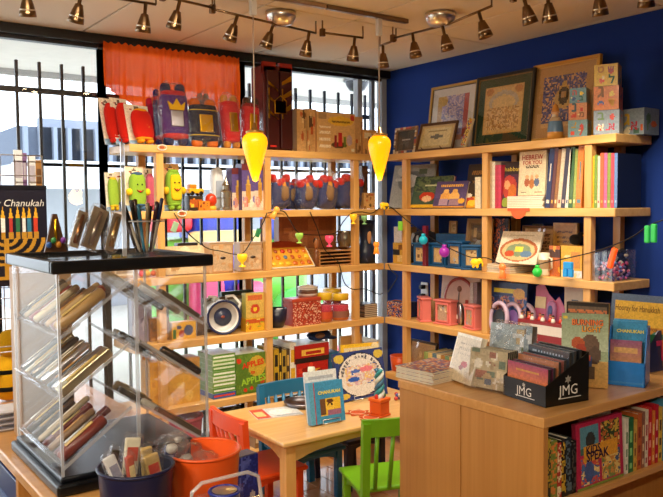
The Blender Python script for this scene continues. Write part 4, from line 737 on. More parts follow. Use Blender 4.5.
for i,(w_,py,c,c2,n) in enumerate(((4.6,156,'c8b82c','d8582c','yellow'),(4.2,155,'6a8a2c','e0d870','leaf green'),(3.4,156,'d8c8b0','b84a4a','cream'),(5,153,'d8582c','e89a4a','bright orange'),(4.6,153,'c85a8a','e0a8c0','pink'),(4.6,153,'7a8a34','b8b85a','olive green'),(4.6,153,'c83a4c','e07a84','coral red'),(4.6,153,'5a7ab0','9ab0d0','sky blue'))):
    s=slot('R',px,px+w_*.75-.3,py,2,.02); spine(s,'%s spine in the bright upright row at the shelf end'%n,c,.2,c2='141a2e' if i==7 else None,bands=(('r',.2,.1,.8,.14,c2),('r',.38,.4,.62,.7,c2)),group='bright books at the shelf end'); px+=w_*.75
# orange paper tag on shelf edge
p=on(518,206,'X',RF-.006); t=thing('shelf_tag','orange paper tag hanging over the shelf edge by the purple book','paper tag',(RF-.002,p[1],ZT[2]-.002),(0,0,-PI/2)); g=G(); g.box(-.075,.075,-.002,.0,-.012,.004,'e0562c'); ob('folded_strip',g,PAPER,t); g=G(); g.prism([(.05*math.cos(-PI*k/12),-.012+.042*math.sin(-PI*k/12)) for k in range(13)],-.002,0,'e8602c'); ob('round_flap',g,PAPER,t)
# ================================================================ blue-wall shelves, third board
s=slot('R',393,404,243,3,.04); carton(s,'small yellow and black candle carton beside the corner post','box',art('c89a3a',('r',0,.4,.6,.7,'2a2a2c'),('r',.4,.1,1,.4,'d8b878'),('r',.5,.7,1,.9,'8a5a2c')),.06,'b0883a')
s=slot('R',394,408,227,3,.16); carton(s,'tall plain tan carton behind the yellow candle carton','box',art('c8a070',*blots(91,['b89060'],2)),.08,'b88f60')
s=slot('R',407,433,232,3,.15); t=thing('cloth_bundle','black and white folded prayer cloth at the back of the shelf','cloth',s.loc,(0,0,s.rz)); g=G(); g.sell('2a2c38',0,.05,s.h*.5,s.w*.5,.05,s.h*.5,.6,.6,20,12,None,.2,5); ob('dark_fold',g,CLOTH,t); g=G()
for k in range(4): g.sell('c8ccd4',(-.3+.18*k)*s.w,.01,s.h*(.75-.08*k),.014,.012,s.h*.22,.8,.8,10,8)
ob('white_stripe',g,CLOTH,t)
def lantern(a,b,py,label,c,off=.04,open_=True,lvl=3,group=None,dk='123a66',inner='c8a878',turn=0):
    s=slot('R',a,b,py,lvl,off); t=thing('wooden_house' if lvl==4 else 'blue_chest',label,'keepsake box',s.loc,(0,0,s.rz+turn),group); w2=s.w/2;h=s.h;d=.07
    g=G(); g.rbox(-w2,w2,.012,d,0,h*.92,c,.003); ob('body',g,PAINT,t)
    g=G(); g.rbox(-w2*1.1,w2*1.1,.002,d+.006,h*.921,h,c,.003); ob('lid',g,PAINT,t)
    g=G(); g.rbox(-w2*1.1,w2*1.1,-.002,d+.006,-.0,h*.07,c,.003); ob('plinth',g,PAINT,t)
    g=G(); k=w2*.8
    for x0,x1,z0,z1 in((-k,-k+.012,h*.1,h*.88),(k-.012,k,h*.1,h*.88),(-k+.012,k-.012,h*.1,h*.1+.012),(-k+.012,k-.012,h*.88-.012,h*.88)): g.rbox(x0,x1,.002,.0118,z0,z1,c,.002)
    dr=ob('door',g,PAINT,t); p=G(); p.art(-k+.012,k-.012,h*.1+.012,h*.88-.012,.009,art(inner,*blots(sum(map(ord,label))%40,['6a4a34','e8d8b8','8a9ab0','c89a5a'],6)),.007); ob('picture_pane',p,PAPER,dr)
    g=G(); g.sell(GOLD,k-.006,-.002,h*.5,.004,.004,.004,1,1,10,6); ob('knob',g,METAL,dr); return t
lantern(412,427,243,'blue keepsake chest with picture door beside the cloth bundle','1f5a8e',.03)
lantern(430,444,243,'blue keepsake chest with picture door in the middle of three','1f5a8e',.05)
lantern(446,461,241,'blue keepsake chest with picture door nearest the burgundy box','1c5486',.02)
lantern(464,478,245,'blue keepsake chest with plain teal sides beside the post','1c5486',.02,turn=.5)
s=slot('R',422.5,426,226,3,.015); carton(s,'slim burgundy stick box standing between the blue chests','box',art('7a1a34'),.02,'6a162c')
s=slot('R',436,470,234,3,.17); carton(s,'wide blue keepsake carton behind the blue chests','box',art('20609a',('r',.2,.3,.5,.7,'3a7ab0')),.07,'1a5080')
zb_=slot('R',436,470,234,3,.17); s=slot('R',448.5,456,221,3,.18,zb=zb_.z0+zb_.h+.002); frame(s,'narrow tan framed strip standing on the blue carton','b8946a','d8c8a8',art('c8b890',*blots(93,['5a4a3a','8a7a5a'],4)),.008,.006,.05,.012)
s=slot('R',463,489,219,3,.13); frame(s,'tan wooden frame with animal picture behind the post','a8845a','8a7050',art('6a5a48',('e',.5,.4,.3,.2,'c8ccd0'),('e',.5,.7,.2,.12,'3a3228'),*blots(94,['8a9aa8','c8a878'],4)),.022,.012,.12,.016)
s=slot('R',489,505,219,3,.16); book(s,'dark navy book with orange dots against the blue wall',art('1c2434',('n',0,0,1,1,9,[None,'2a3448','b85a2c',None],4)),.02,.1,0,'1a2030')
zz=ZT[3]+.001; sB=slot('R',480,517,262,3,.005)
for k in range(4):
    o=ob('picture_book',(lambda g:(g.box(-.085,.085,0,.2,0,.002,'d8c8b0'),g.box(-.085,.085,0,.2,.0095,.0115,['d8b898','c8d0d8','e0c8a8','d8c0a8'][k]),g.box(-.085,-.083,0,.2,.002,.0095,'c8b090'),g)[-1])(G()),GLOSS,None,(sB.loc[0]+.004*(k%2),sB.loc[1],zz),(0,0,-PI/2)); tag(o,'thin picture book lying flat in the pile under the open art book','book','flat pile of picture books'); p=G(); p.box(-.0825,.083,.002,.198,.0021,.0094,'efe6d4'); ob('pages',p,MATTE,o); zz+=.012
s=slot('R',497,534,233,3,.03,zb=zz+.002); book(s,'white picture book with round village scene leaning on the pile',art('d8ccb8',('e',.5,.42,.46,.36,'a8603a'),('e',.5,.4,.4,.3,'c8b080'),('e',.5,.42,.3,.2,'7a8a6a'),('r',.42,.36,.6,.52,'e0c84a'),('e',.3,.3,.12,.1,'b84a2c'),('e',.7,.3,.14,.1,'5a7a9a'),('r',.2,.86,.8,.9,'b8a888')),.014,.42,.12,'d0c4b0')
s=slot('R',519,552,226,3,.2); frame(s,'brown framed plaque against the wall on the third shelf','7a5234','b08a60',art('c09a6c',('l',.1,.1,.9,.9,22,'5a3a24')),.01,.006,.1,.015)
s=slot('R',532,542,224,3,.25); carton(s,'flat black folder behind the brown plaque','folder',art('1c1816'),.012,'1c1816')
s=slot('R',553,577,223,3,.2); carton(s,'cream yellow picture carton against the wall','box',art('c89a4c',('r',.1,.55,.9,.95,'b8863c'),('l',.15,.6,.8,.9,20,'6a4a2c')),.02,'a8803c')
s=slot('R',566,578,236,3,.08); t=thing('black_toy_bird','small black toy bird on top of the yellow carton','toy',(s.loc[0],s.loc[1],slot('R',560,582,246,3,.07).z0+slot('R',560,582,246,3,.07).h+.002),(0,0,s.rz)); g=G(); g.sell('1a1714',0,.03,.03,.035,.025,.028,.9,.9,16,10); ob('body',g,CLOTH,t); g=G(); g.sell('1a1714',.03,.03,.055,.016,.016,.016,1,1,12,8); ob('head',g,CLOTH,t); g=G(); g.sell('c8862c',.05,.03,.053,.01,.006,.005,1,1,8,6); ob('beak',g,PLAST,t)
s=slot('R',560,582,246,3,.07); carton(s,'yellow puzzle carton with blue and red pictures beside the post','box',art('d8a42c',('r',0,0,1,.22,'d8d8dc'),('r',.1,.05,.4,.18,'b83a2c'),('r',.5,.3,.9,.8,'c8862c'),*blots(96,['3a5a8a','e8d090','a84a2c'],5)),.06,'b8862c')
s=slot('R',549,561,246,3,.07); carton(s,'orange brown game carton beside the mug','box',art('b8602c',('r',0,.6,1,.9,'4a2a1e'),*blots(97,['d89a3c','7a3a20'],5)),.06,'9a4c22')
s=slot('R',535,546,253,3,.03); r=s.w*.42; t=thing('mug','white mug with painted band on the third shelf','mug',(s.loc[0]+r,s.loc[1],s.z0),(0,0,s.rz)); h=s.h
g=G(); g.lathe([(0,0),(r*.95,0),(r,h*.05),(r,h),(r*.9,h),(r*.88,h*.08),(0,h*.06)],22,'d8cdb8'); ob('cup',g,GLOSS,t); g=G(); g.lathe([(r*1.01,h*.3),(r*1.015,h*.7)],22,'a88a6a',cap=False); ob('painted_band',g,GLOSS,t); g=G(); g.tube([(r*.95,0,h*.8),(r*1.6,0,h*.75),(r*1.65,0,h*.35),(r*.95,0,h*.22)],.006,8,'d8cdb8'); ob('handle',g,GLOSS,t)
# clear bead box
s=slot('R',592,612,252,3,.015); t=thing('bead_box','clear plastic box full of pink and violet beads','bead box',s.loc,(0,0,s.rz)); w2=s.w/2;h=s.h; d=.2
g=G()
for q in((-w2,w2,0,.003,0,h),(-w2,w2,d-.003,d,0,h),(-w2,-w2+.003,.003,d-.003,0,h),(w2-.003,w2,.003,d-.003,0,h),(-w2+.003,w2-.003,.003,d-.003,0,.003)): g.box(*q,'ffffff')
ob('walls',g,ACRYL,t); g=G(); R=random.Random(5)
for k in range(150): g.sell(R.choice(['c85a8a','7a5aa0','d8c8e0','4a3a6a','e0a0b8','c83a5a','6a8ac8']),R.uniform(-w2*.85,w2*.85),R.uniform(.012,d*.9),R.uniform(.008,h*.62),.008,.008,.008,1,1,6,4)
o=ob('beads',g,PLAST,t); o['kind']='stuff'; g=G(); g.rbox(-w2*1.02,w2*1.02,-.002,d+.002,h,h+.008,'d8d8dc',.002); ob('lid',g,ACRYL,t)
t=thing('black_toy_penguin','black toy penguin with white face at the dark end of the shelf','toy',(-.1,-1.99,ZT[3]+.001),(0,0,-PI/2)); g=G(); g.sell('121214',0,0,.055,.035,.035,.055,.8,1,16,12); ob('body',g,CLOTH,t); g=G(); g.sell('121214',0,0,.125,.028,.028,.028,1,1,14,10); ob('head',g,CLOTH,t); g=G(); g.sell('d8d4cc',.01,-.03,.06,.02,.01,.035,1,1,12,8); ob('belly',g,CLOTH,t); g=G(); g.sell('e0d0b0',.028,-.012,.12,.012,.01,.008,1,1,10,6); ob('beak',g,PLAST,t)
# ================================================================ blue-wall shelves, fourth board
s=slot('R',387,404,302,4,.05); t=thing('patterned_pouch','blue and orange patterned pouch at the corner end','pouch',s.loc,(0,0,s.rz)); g=G(); q=s.w/2; fn=art('28305a',('n',0,0,1,1,14,['28305a','b8622c','3c4a8a','d8a878','1c2448'],4)); g.art(-q,q,0,s.h,0,fn,.006); g.box(-q,q,.0005,.12,0,s.h,'28305a'); ob('body',g,CLOTH,t); g=G(); g.tube([(-q*.7,.02,s.h),(-q*.3,.02,s.h+.008),(q*.3,.02,s.h+.008),(q*.7,.02,s.h)],.004,6,'8a4a2a'); ob('drawstring',g,CLOTH,t)
for a,b,py,tu,lb in((412,425,297,-.55,'coral pink wooden house box with its door turned away'),(434,449,300,.05,'coral pink wooden house box with framed picture door'),(461,475,305,-.25,'coral pink wooden house box with double glass doors')): lantern(a,b,py,lb,'e07a74',.05,lvl=4,inner='b89a86',turn=tu)
s=slot('R',438,476,277,4,.2); t=thing('round_tray_pack','white carton with round red-rimmed clock tray leaning on the wall','clock tray',(s.loc[0],s.loc[1],s.z0+.004),(-.1,0,s.rz)); w2=s.w/2; h=s.h
g=G(); g.box(-w2,w2,.012,.02,0,h,'d8ccc4'); ob('backing',g,PAPER,t); rr=min(w2,h/2)*.92; Mx=Matrix.Translation((0,.011,h*.52))@Matrix.Rotation(PI/2,4,'X')
g=G(); g.lathe([(rr,0),(rr,.006),(rr*.88,.006),(rr*.86,.002)],30,'a84a44',Mx); ob('rim',g,GLOSS,t); g=G(); g.lathe([(0,.0045),(rr*.86,.0045)],30,'d8b8ae',Mx,cap=False); g.sell('8a5a44',0,.005,h*.72,.02,.004,.02,1,1,12,6); g.sell('5a4a4a',0,.005,h*.5,.005,.004,.05,1,1,8,6); g.box(.06,.085,.003,.005,h*.4,h*.5,'b8443c'); ob('dial',g,PAPER,t)
for i,(a,b) in enumerate(((470,473),(473.5,477))): s=slot('R',a,b,283,4,.14); spine(s,['thin pale grey folder standing behind the coral houses','thin mauve folder standing behind the coral houses'][i],['b8b0b4','8a7a84'][i],.12)
s=slot('R',453,461,304,4,.12); t=thing('foil_pack','crumpled silver foil pack between the coral houses','pack',s.loc,(0,0,s.rz)); g=G(); g.sell('b8b8c4',0,.02,s.h*.5,s.w*.55,.02,s.h*.5,.7,.7,16,10,None,.25,7); ob('foil',g,METAL,t); g=G(); g.box(-.01,.01,-.004,-.001,s.h*.3,s.h*.5,'d8c8c8'); ob('label_sticker',g,PAPER,t)
# spinning tops display
s=slot('R',487,523,283,4,.06); book(s,'dark blue toy pack card with yellow title and rounded top',art('24386a',('r',.15,.8,.75,.88,'c8b83a'),('n',.0,.0,1,.75,7,['24386a','3a5a9a','b87a5a',None,'8a3a4a'],7),('e',.8,.8,.15,.1,'c89a4a')),.012,.1,.1,'22345e',cat='toy pack',name='toy_pack')
for i in range(3):
    c=on(494+i*10,318,'X',RF-.0); zc=on(494+i*10,318,'X',RF)[2]; t=thing('ring_toy',['lilac ring toy with dark centre, outermost in its row','lilac ring toy with dark centre, between two like it','lilac ring toy with dark centre, beside the pink phone toy'][i],'toy',(RF+.03+.028*i,c[1],ZT[4]+.001),(-.1,0,-PI/2),group='lilac ring toys'); R_=.068
    g=G(); g.tube([(R_*math.cos(2*PI*k/24)*.9,0,R_*1.25+.013+R_*1.25*math.sin(2*PI*k/24)) for k in range(24)],.013,8,'c0a8c4',True); ob('ring',g,PLAST,t); g=G(); g.sell(['1c2430','6a4a8a','b87a3a'][i],0,.004,R_*1.2,R_*.7,.008,R_*1.0,1,1,18,10); ob('centre_disc',g,PLAST,t)
    g=G(); g.sell('c85a4a',0,-.004,R_*.8,R_*.3,.008,R_*.3,1,1,10,8); ob('figure',g,PLAST,t)
s=slot('R',526,561,283,4,.09); t=thing('toy_phone_pack','pink toy phone on a shaped pink card','toy pack',s.loc,(-.1,0,s.rz)); w2=s.w/2;h=s.h
g=G(); g.prism([(-w2,0),(w2,0),(w2*.95,h*.6),(w2*.6,h*.78),(w2*.4,h*.7),(0,h*.82),(-w2*.35,h),(-w2*.75,h*.92),(-w2*.7,h*.6)],.02,.024,'c86a94'); ob('card',g,GLOSS,t)
g=G(); g.sell('b07ab0',w2*.3,.01,h*.5,w2*.28,.014,h*.2,.8,.8,16,10); ob('phone',g,PLAST,t); g=G(); g.sell('4a5a9a',w2*.3,-.003,h*.52,w2*.14,.004,h*.1,.8,.8,12,8); ob('screen',g,PLAST,t); g=G(); g.box(-w2*.7,-w2*.1,.015,.0195,h*.55,h*.75,'d8c8a0'); ob('price_card',g,PAPER,t); g=G(); g.sell('d83a7a',0,.0,h*.24,w2*.95,.02,h*.07,.7,.7,20,8); ob('pink_tray',g,PLAST,t)
for k in range(9):
    c=on(520+k*5.2,324+1.2*k,'X',RF-.0); t=thing('candle_figure','tiny red and white musician candle figure in a row','figurine',(RF+.015+.02*(k%2) ,c[1],ZT[4]+.12),(0,0,-PI/2),'tiny figures on a red tray')
    g=G(); g.lathe([(0,0),(.012,0),(.012,.005),(.008,.02),(0,.022)],10,['d8d0c8','c83a2c'][k%2]); ob('body',g,PLAST,t); g=G(); g.sell('c89070',0,0,.028,.007,.007,.008,1,1,8,6); ob('head',g,PLAST,t); g=G(); g.sell(['3a2a20','8a2a1c'][k%2],0,0,.035,.008,.008,.005,1,1,8,6); ob('hat',g,PLAST,t)
a=on(519,330,'X',RF); b=on(563,345,'X',RF); t=thing('figure_tray','red display carton carrying the tiny candle figures','display carton',(RF+.003,(a[1]+b[1])/2,ZT[4]+.001),(0,0,-PI/2)); ww=abs(a[1]-b[1])/2+.01; g=G(); g.box(-ww,ww,0,.075,0,.118,'8a1c24'); ob('carton',g,GLOSS,t); g=G(); g.box(-ww*.9,ww*.9,-.001,-.0003,.05,.10,'d8d0cc'); ob('white_band',g,PAPER,t)
s=slot('R',564,586,285,4,.13); t=thing('white_pack','plain white carton with small blue window on the fourth shelf','box',s.loc,(0,0,s.rz)); g=G(); g.rbox(-s.w/2,s.w/2,0,.1,0,s.h,'cfc8ba',.003); ob('carton',g,PAPER,t); g=G(); g.box(-.02,.02,-.002,-.0003,s.h*.4,s.h*.75,'5a6a84'); ob('window_print',g,GLOSS,t)
# ================================================================ blue-wall shelves, fifth board
s=slot('R',405,432,342,5,.1); frame(s,'dark wooden frame leaning low on the fifth shelf','3a2a1e','c8a878',art('b8946a',*blots(99,['8a6a44','d8b888'],5)),.012,.012,.2)
for k in range(8):
    a=424+k*4.2; s=slot('R',a,a+4,352+.9*k,5,.04); spine(s,'thin paper-bound book in the low row behind the magazine counter',['8a9a5a','c8b070','5a7a8a','d8c8a0','a8783c','6a8a6a','c8a86a','7a6a5a'][k],.2,group='low row of thin books')
s=slot('R',386,399,357,5,.04); t=thing('orange_tub','orange plastic tub on the fifth shelf by the corner','tub',s.loc,(0,0,s.rz)); g=G(); g.lathe([(0,0),(s.w*.42,0),(s.w*.5,s.h),(s.w*.46,s.h),(s.w*.38,.006),(0,.006)],20,'d8541e',Matrix.Translation((0,s.w*.5,0))); ob('body',g,PLAST,t); g=G(); g.tube([(s.w*.49*math.cos(2*PI*k/20),s.w*.5+s.w*.49*math.sin(2*PI*k/20),s.h) for k in range(20)],.004,6,'e05c22',True); ob('rim',g,PLAST,t)
# ================================================================ children's table and chairs
TZ=.5; tx0,tx1,ty0,ty1=-1.775,-.72,-1.415,-.775
tb=thing('childrens_table',"low birch children's table with rounded corners",'table',((tx0+tx1)/2,(ty0+ty1)/2,0)); hw=(tx1-tx0)/2; hd=(ty1-ty0)/2
g=G(); g.rbox(-hw,hw,-hd,hd,TZ-.024,TZ,'d0a468',.008,3); ob('tabletop',g,T_X,tb)
for sx in(-1,1):
    for sy in(-1,1): g=G(); x=sx*(hw-.055); y=sy*(hd-.055); g.rbox(x-.028,x+.028,y-.028,y+.028,0,TZ-.0245,'d0a468',.004); ob('leg',g,W_Z,tb)
for sy in(-1,1):
    g=G(); q=[(-hw+.085,TZ-.025),(hw-.085,TZ-.025),(hw-.085,TZ-.11)]+[((hw-.12)*math.cos(PI*k/14)*1.0,TZ-.11+.045*math.sin(PI*k/14)) for k in range(1,14)]+[(-hw+.085,TZ-.11)]; y=sy*(hd-.055); g.prism(q,y-.01,y+.01,'d0a468'); ob('apron',g,T_X,tb)
for sx in(-1,1):
    g=G(); q=[(-hd+.085,TZ-.025),(hd-.085,TZ-.025),(hd-.085,TZ-.11)]+[((hd-.12)*math.cos(PI*k/14),TZ-.11+.045*math.sin(PI*k/14)) for k in range(1,14)]+[(-hd+.085,TZ-.11)]; g.prism(q,-.01,.01,'d0a468',Matrix.Translation((sx*(hw-.055),0,0))@Matrix.Rotation(PI/2,4,'Z')); ob('apron',g,T_X,tb)
def chair(label,loc,rz,c,ht=.57,w_=.29,ns=5,sz=.285):
    """local: sitter faces +y, backrest at -y"""
    t=thing('childrens_chair',label,'chair',loc,(0,0,rz),"painted children's chairs"); w2=w_/2; d2=.14
    g=G(); g.rbox(-w2-.01,w2+.01,-d2,d2+.03,sz-.022,sz,c,.01,3); ob('seat',g,PAINT,t)
    for sx in(-1,1):
        g=G(); x=sx*(w2-.018); g.rbox(x-.017,x+.017,d2-.03,d2+.005,0,sz-.0225,c,.003); ob('leg',g,PAINT,t)
        g=G(); g.prism([(-.017,0),(.017,0),(.017,ht*.98),(-.017,ht*.98)],-.016,.016,c,Matrix.Translation((sx*(w2-.004),-d2-.012,0))@Matrix.Rotation(.06,4,'X')); ob('back_post',g,PAINT,t)
        g=G(); a=[(-d2+.005,sz-.0225),(d2-.032,sz-.0225),(d2-.032,sz-.07)]+[(d2*.7*math.cos(PI*k/8),sz-.07+.025*math.sin(PI*k/8)) for k in range(1,8)]+[(-d2+.005,sz-.07)]; g.prism(a,-.008,.008,c,Matrix.Translation((x,0,0))@Matrix.Rotation(PI/2,4,'Z')); ob('side_apron',g,PAINT,t)
    g=G(); a=[(-w2+.036,sz-.0225),(w2-.036,sz-.0225),(w2-.036,sz-.07)]+[((w2-.05)*math.cos(PI*k/8),sz-.07+.025*math.sin(PI*k/8)) for k in range(1,8)]+[(-w2+.036,sz-.07)]; g.prism(a,d2-.02,d2-.004,c); ob('front_apron',g,PAINT,t)
    yb=-d2-.012-.06*ht*.9; n=10; v=[];f=[]
    for i in range(n+1):
        u=-1+2*i/n; x=u*(w2+.012); y=-d2-.018-.06*ht*.9-.02*(1-u*u); 
        for z in(ht-.075,ht):
            for dy in(0,.02): v.append((x,y+dy-(z-ht)*-.06*0,z))
    for i in range(n):
        a=4*i;b=a+4; f+= [(a,b,b+2,a+2),(a+1,a+3,b+3,b+1),(a+2,b+2,b+3,a+3),(a,a+1,b+1,b)]
    f+=[(0,2,3,1),(4*n,4*n+1,4*n+3,4*n+2)]
    g=G(); g.add(v,f,c); ob('top_rail',g,PAINT,t)
    for k in range(ns):
        u=-.66+1.32*k/(ns-1); g=G(); g.tube([(u*w2*.95,-d2-.004,sz-.002),(u*w2,-d2-.008-.06*ht*.85-.02*(1-u*u),ht-.07)],.0095,6,c); ob('back_slat',g,PAINT,t)
    return t
chair("blue children's chair tucked under the table on the window side",(-1.325,-.895,0),PI,'1a6e9c',.59,.31)
chair("dark navy children's chair tucked under the table beside the blue one",(-.985,-.87,0),PI,'1c2340',.5,.27)
chair("orange children's chair at the end of the table by the buckets",(-1.665,-1.03,0),-PI/2,'d8481a',.565,.32)
chair("lime green children's chair on the near side of the table",(-1.349,-1.60,0),-.33,'6aa81c',.64,.32,4,.32)
zt=TZ+.001
# magazine and things on the table
a=on(276,413,'Z',zt); t=thing('magazine','glossy silver and red magazine lying flat on the table','magazine',(a[0],a[1],zt),(0,0,-.25)); g=G(); g.box(-.12,.12,-.085,.085,0,.004,'d8d8dc'); ob('pages',g,MATTE,t); g=G(); v=Matrix.Translation((0,0,.0046))@Matrix.Rotation(-PI/2,4,'X'); g.art(-.12,.12,-.085,.085,0,art('c8ccd2',('r',0,0,.3,1,'c84a3c'),('r',.05,.2,.22,.7,'e0c080'),('e',.6,.5,.25,.3,'e0e4e8'),('r',.45,.05,.95,.18,'9aa4b0')),.008,v); ob('cover',g,GLOSS,t)
a=on(303,405,'Z',zt); t=thing('round_tray','shallow grey round tray behind the blue activity books','tray',(a[0],a[1],zt)); g=G(); g.lathe([(0,0),(.09,0),(.1,.02),(.092,.021),(.085,.006),(0,.005)],26,'77747c'); ob('dish',g,METAL,t); g=G(); g.tube([(.098*math.cos(2*PI*k/26),.098*math.sin(2*PI*k/26),.021) for k in range(26)],.005,6,'8a8890',True); ob('rim',g,METAL,t)
# chanukah activity books on wire stand
a=on(329,424,'Z',zt); k_=.00365*1.0; sx=abs(on(309,420,'Y',a[1])[0]-on(346,420,'Y',a[1])[0])*.87; hh=on(327,384,'Y',a[1])[2]-zt
chan=art('3f93c4',('r',.0,0,.12,1,'58a4cc'),('r',.12,.0,.15,1,'b8423c'),('r',.28,.18,.9,.6,'e0b83a'),('r',.3,.2,.45,.58,'6a4a34'),('e',.58,.42,.13,.14,'f0c850'),('e',.58,.52,.1,.05,'5a3a2a'),('e',.52,.44,.025,.025,'2a1a14'),('e',.63,.44,.025,.025,'2a1a14'),('r',.5,.18,.9,.3,'9a6a8a'),('r',.3,.06,.85,.1,'2a6a98'))
s=at(a[0],a[1],zt,sx,hh,-.08); o=book(s,'sky blue Chanukah activity book on a wire stand on the table',chan,.035,.16,0,'4a94c0',texts=(('CHANUKAH',.16,.74,.66,'f0dc4a',dict(bold=.03)),)); wire_stand(o,sx*.5,.04)
s=at(a[0]+.01,a[1]+.052,zt,sx*.95,hh+.045,-.08); book(s,'white topped blue book standing behind the activity book',art('4a8ab8',('r',0,.78,1,1,'d8dce0'),('r',.1,.84,.9,.9,'a8b0bc')),.012,.16,0,'c8d0d8')
b=on(318,392,'Z',zt); t=thing('glue_bottle','purple squeeze bottle with white cap behind the blue books','bottle',(a[0]+.03,a[1]+.19,zt)); h=on(318,366,'Y',a[1]+.19)[2]-zt; g=G(); g.lathe([(0,0),(.028,0),(.03,.01),(.03,h*.62),(.018,h*.8)],18,'5a3a72'); ob('body',g,PLAST,t); g=G(); g.lathe([(.018,h*.801),(.02,h*.82),(.018,h),(0,h)],14,'c8ccc0'); ob('cap',g,PLAST,t)
# round game board
a=on(364,399,'Z',zt); sx=abs(on(338,390,'Y',a[1])[0]-on(387,390,'Y',a[1])[0]); hh=on(362,353,'Y',a[1])[2]-zt
s=at(a[0],a[1],zt,sx,hh,.0); o=book(s,'navy square game board with white lettered disc on a wire stand',art('2c3e78',('e',.1,.88,.1,.09,'c8b04a'),('e',.9,.88,.1,.09,'c8b04a'),('e',.12,.1,.12,.06,'c8b04a'),('e',.5,.5,.46,.46,'1c2444'),('e',.5,.5,.435,.435,'d8d4d0'),('n',.2,.3,.85,.7,8,[None,None,'c8a8b8','d8b878',None,'3c58a8'],9),('e',.35,.42,.12,.05,'2c58b0'),('e',.62,.6,.14,.06,'d87a8a'),('e',.4,.58,.1,.04,'4a6ab8')),.02,.2,0,'22305e',name='game_board',cat='game board',cell=.005); wire_stand(o,sx*.5,.03,.06)
h=hh/math.cos(.2)
for i,ch in enumerate('HEBREW GAME BOARD'):
    an=PI*(1.0-.06*0)-PI*(i+.5)/17; 
    if ch!=' ': txt(o,ch,0,0,.013,'1c2444',loc=(sx*.375*math.cos(an),-.0015,h*.5+h*.375*math.sin(an)),rot=(0,PI/2-an,0),bold=.04)
# yellow story book behind
a2=on(375,396,'Z',zt); s=at(a[0]+.06,a[1]+.07,zt,.235,on(375,344,'Y',a[1]+.07)[2]-zt,-.2); book(s,'yellow edged storybook with cream cover behind the game board',art('d8c49a',('r',0,.93,1,1,'e0b02c'),('r',0,0,.06,1,'e0b02c'),('e',.6,.3,.3,.2,'e8dcc0'),*blots(71,['e0cca0','cdb488'],5)),.014,.2,0,'d8a82c',texts=(('A Chanuka Story',.1,.84,.75,'b0502c'),))
# striped candle pot
b=on(384,417,'Z',zt); t=thing('candle_pot','orange square pot holding a blue and white twisted candle bundle','pot',(b[0],b[1]+.035,zt),(0,0,.2))
g=G(); g.rbox(-.036,.036,-.036,.036,.012,.075,'d85a1e',.004); g.rbox(-.041,.041,-.041,.041,.075,.092,'e0641f',.004); ob('pot',g,PLAST,t); g=G(); g.rbox(-.041,.041,-.041,.041,0,.012,'d0561c',.003); ob('saucer',g,PLAST,t)
for k in range(3):
    g=G(); n=20
    pts=[(.014*math.cos(k*2*PI/3+j*.55),.014*math.sin(k*2*PI/3+j*.55),.07+.165*j/n) for j in range(n+1)]; g.tube(pts,[.016*(1-.4*j/n) for j in range(n+1)],8,['2f8a94','d8dcd8','3a6a8a'][k]); ob('twisted_candle',g,GLOSS,t)
for k in(-1,1): g=G(); g.sell('c8322c' if k<0 else '4a8a3a',k*.03,-.005,.10,.01,.01,.014,1,1,10,8); ob('ribbon_bow',g,CLOTH,t)
for i,(px,py) in enumerate(((358,413),(371,418))):
    b=on(px,py,'Z',zt); t=thing('felt_leaf',['rust orange felt leaf mat beside the blue activity book','rust orange felt leaf mat beside the orange pot'][i],'felt mat',(b[0],b[1],zt),(0,0,.4*i),'felt leaf mats'); n=28
    g=G(); g.prism([((.055+.014*math.cos(7*2*PI*k/n))*math.cos(2*PI*k/n),(.05+.012*math.cos(7*2*PI*k/n))*math.sin(2*PI*k/n)) for k in range(n)],-.004,0,'b8502a',Matrix.Rotation(-PI/2,4,'X')@Matrix.Translation((0,0,0))); ob('felt',g,CLOTH,t)
    g=G(); g.tube([(.042*math.cos(2*PI*k/n),.038*math.sin(2*PI*k/n),.005) for k in range(n)],.0018,5,'e0c0a0',True); ob('stitching',g,CLOTH,t)
b=on(393,400,'Z',zt); t=thing('marble_bag','small mesh bag of blue and red marbles at the table end','bag',(b[0]+.03,b[1]+.0,zt)); R=random.Random(2)
for k in range(8): g=G(); g.sell(['3a4a8a','b83a3a','c8b8a8'][k%3],R.uniform(-.025,.025),R.uniform(-.02,.02),.011+.012*(k//5),.011,.011,.011,1,1,10,8); ob('marble',g,GLOSS,t)
# ================================================================ low bookcase counter on the right
BZ=.95
c0=on(399,379,'Z',BZ); c1=on(544,418,'Z',BZ); cs_=on(463,395,'Z',BZ)
bx=(c0[0]+c1[0])/2; by0=c1[1]; by1=c0[1]; bys=cs_[1]; bx1=bx+1.25
bc=thing('bookcase','double sided low beech bookcase with flat counter top','bookcase',(bx,by0,0))
D=by1-by0; ds=bys-by0; WX=bx1-bx
g=G(); g.rbox(-.004,WX,-.004,D+.004,BZ-.03,BZ,'c0834a',.003); ob('top',g,B_X,bc)
for y0,y1 in((0,ds-.0015),(ds+.0015,D)):
    for x in(0,WX-.022): g=G(); g.rbox(x,x+.022,y0,y1,0,BZ-.0305,'b0733a',.0015,1); ob('side_panel',g,B_Z,bc)
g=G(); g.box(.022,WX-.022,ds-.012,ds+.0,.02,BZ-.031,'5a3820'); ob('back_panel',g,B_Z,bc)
g=G(); g.box(.022,WX-.022,D-.012,D,.02,BZ-.031,'a06a38'); ob('back_panel',g,B_Z,bc)
zsh=on(600,488,'Y',by0)[2]
for z in(zsh-.022,.30,.04): g=G(); g.rbox(.0225,WX-.0225,.004,ds-.013,z,z+.022,'b0733a',.002,1); ob('shelf',g,B_X,bc)
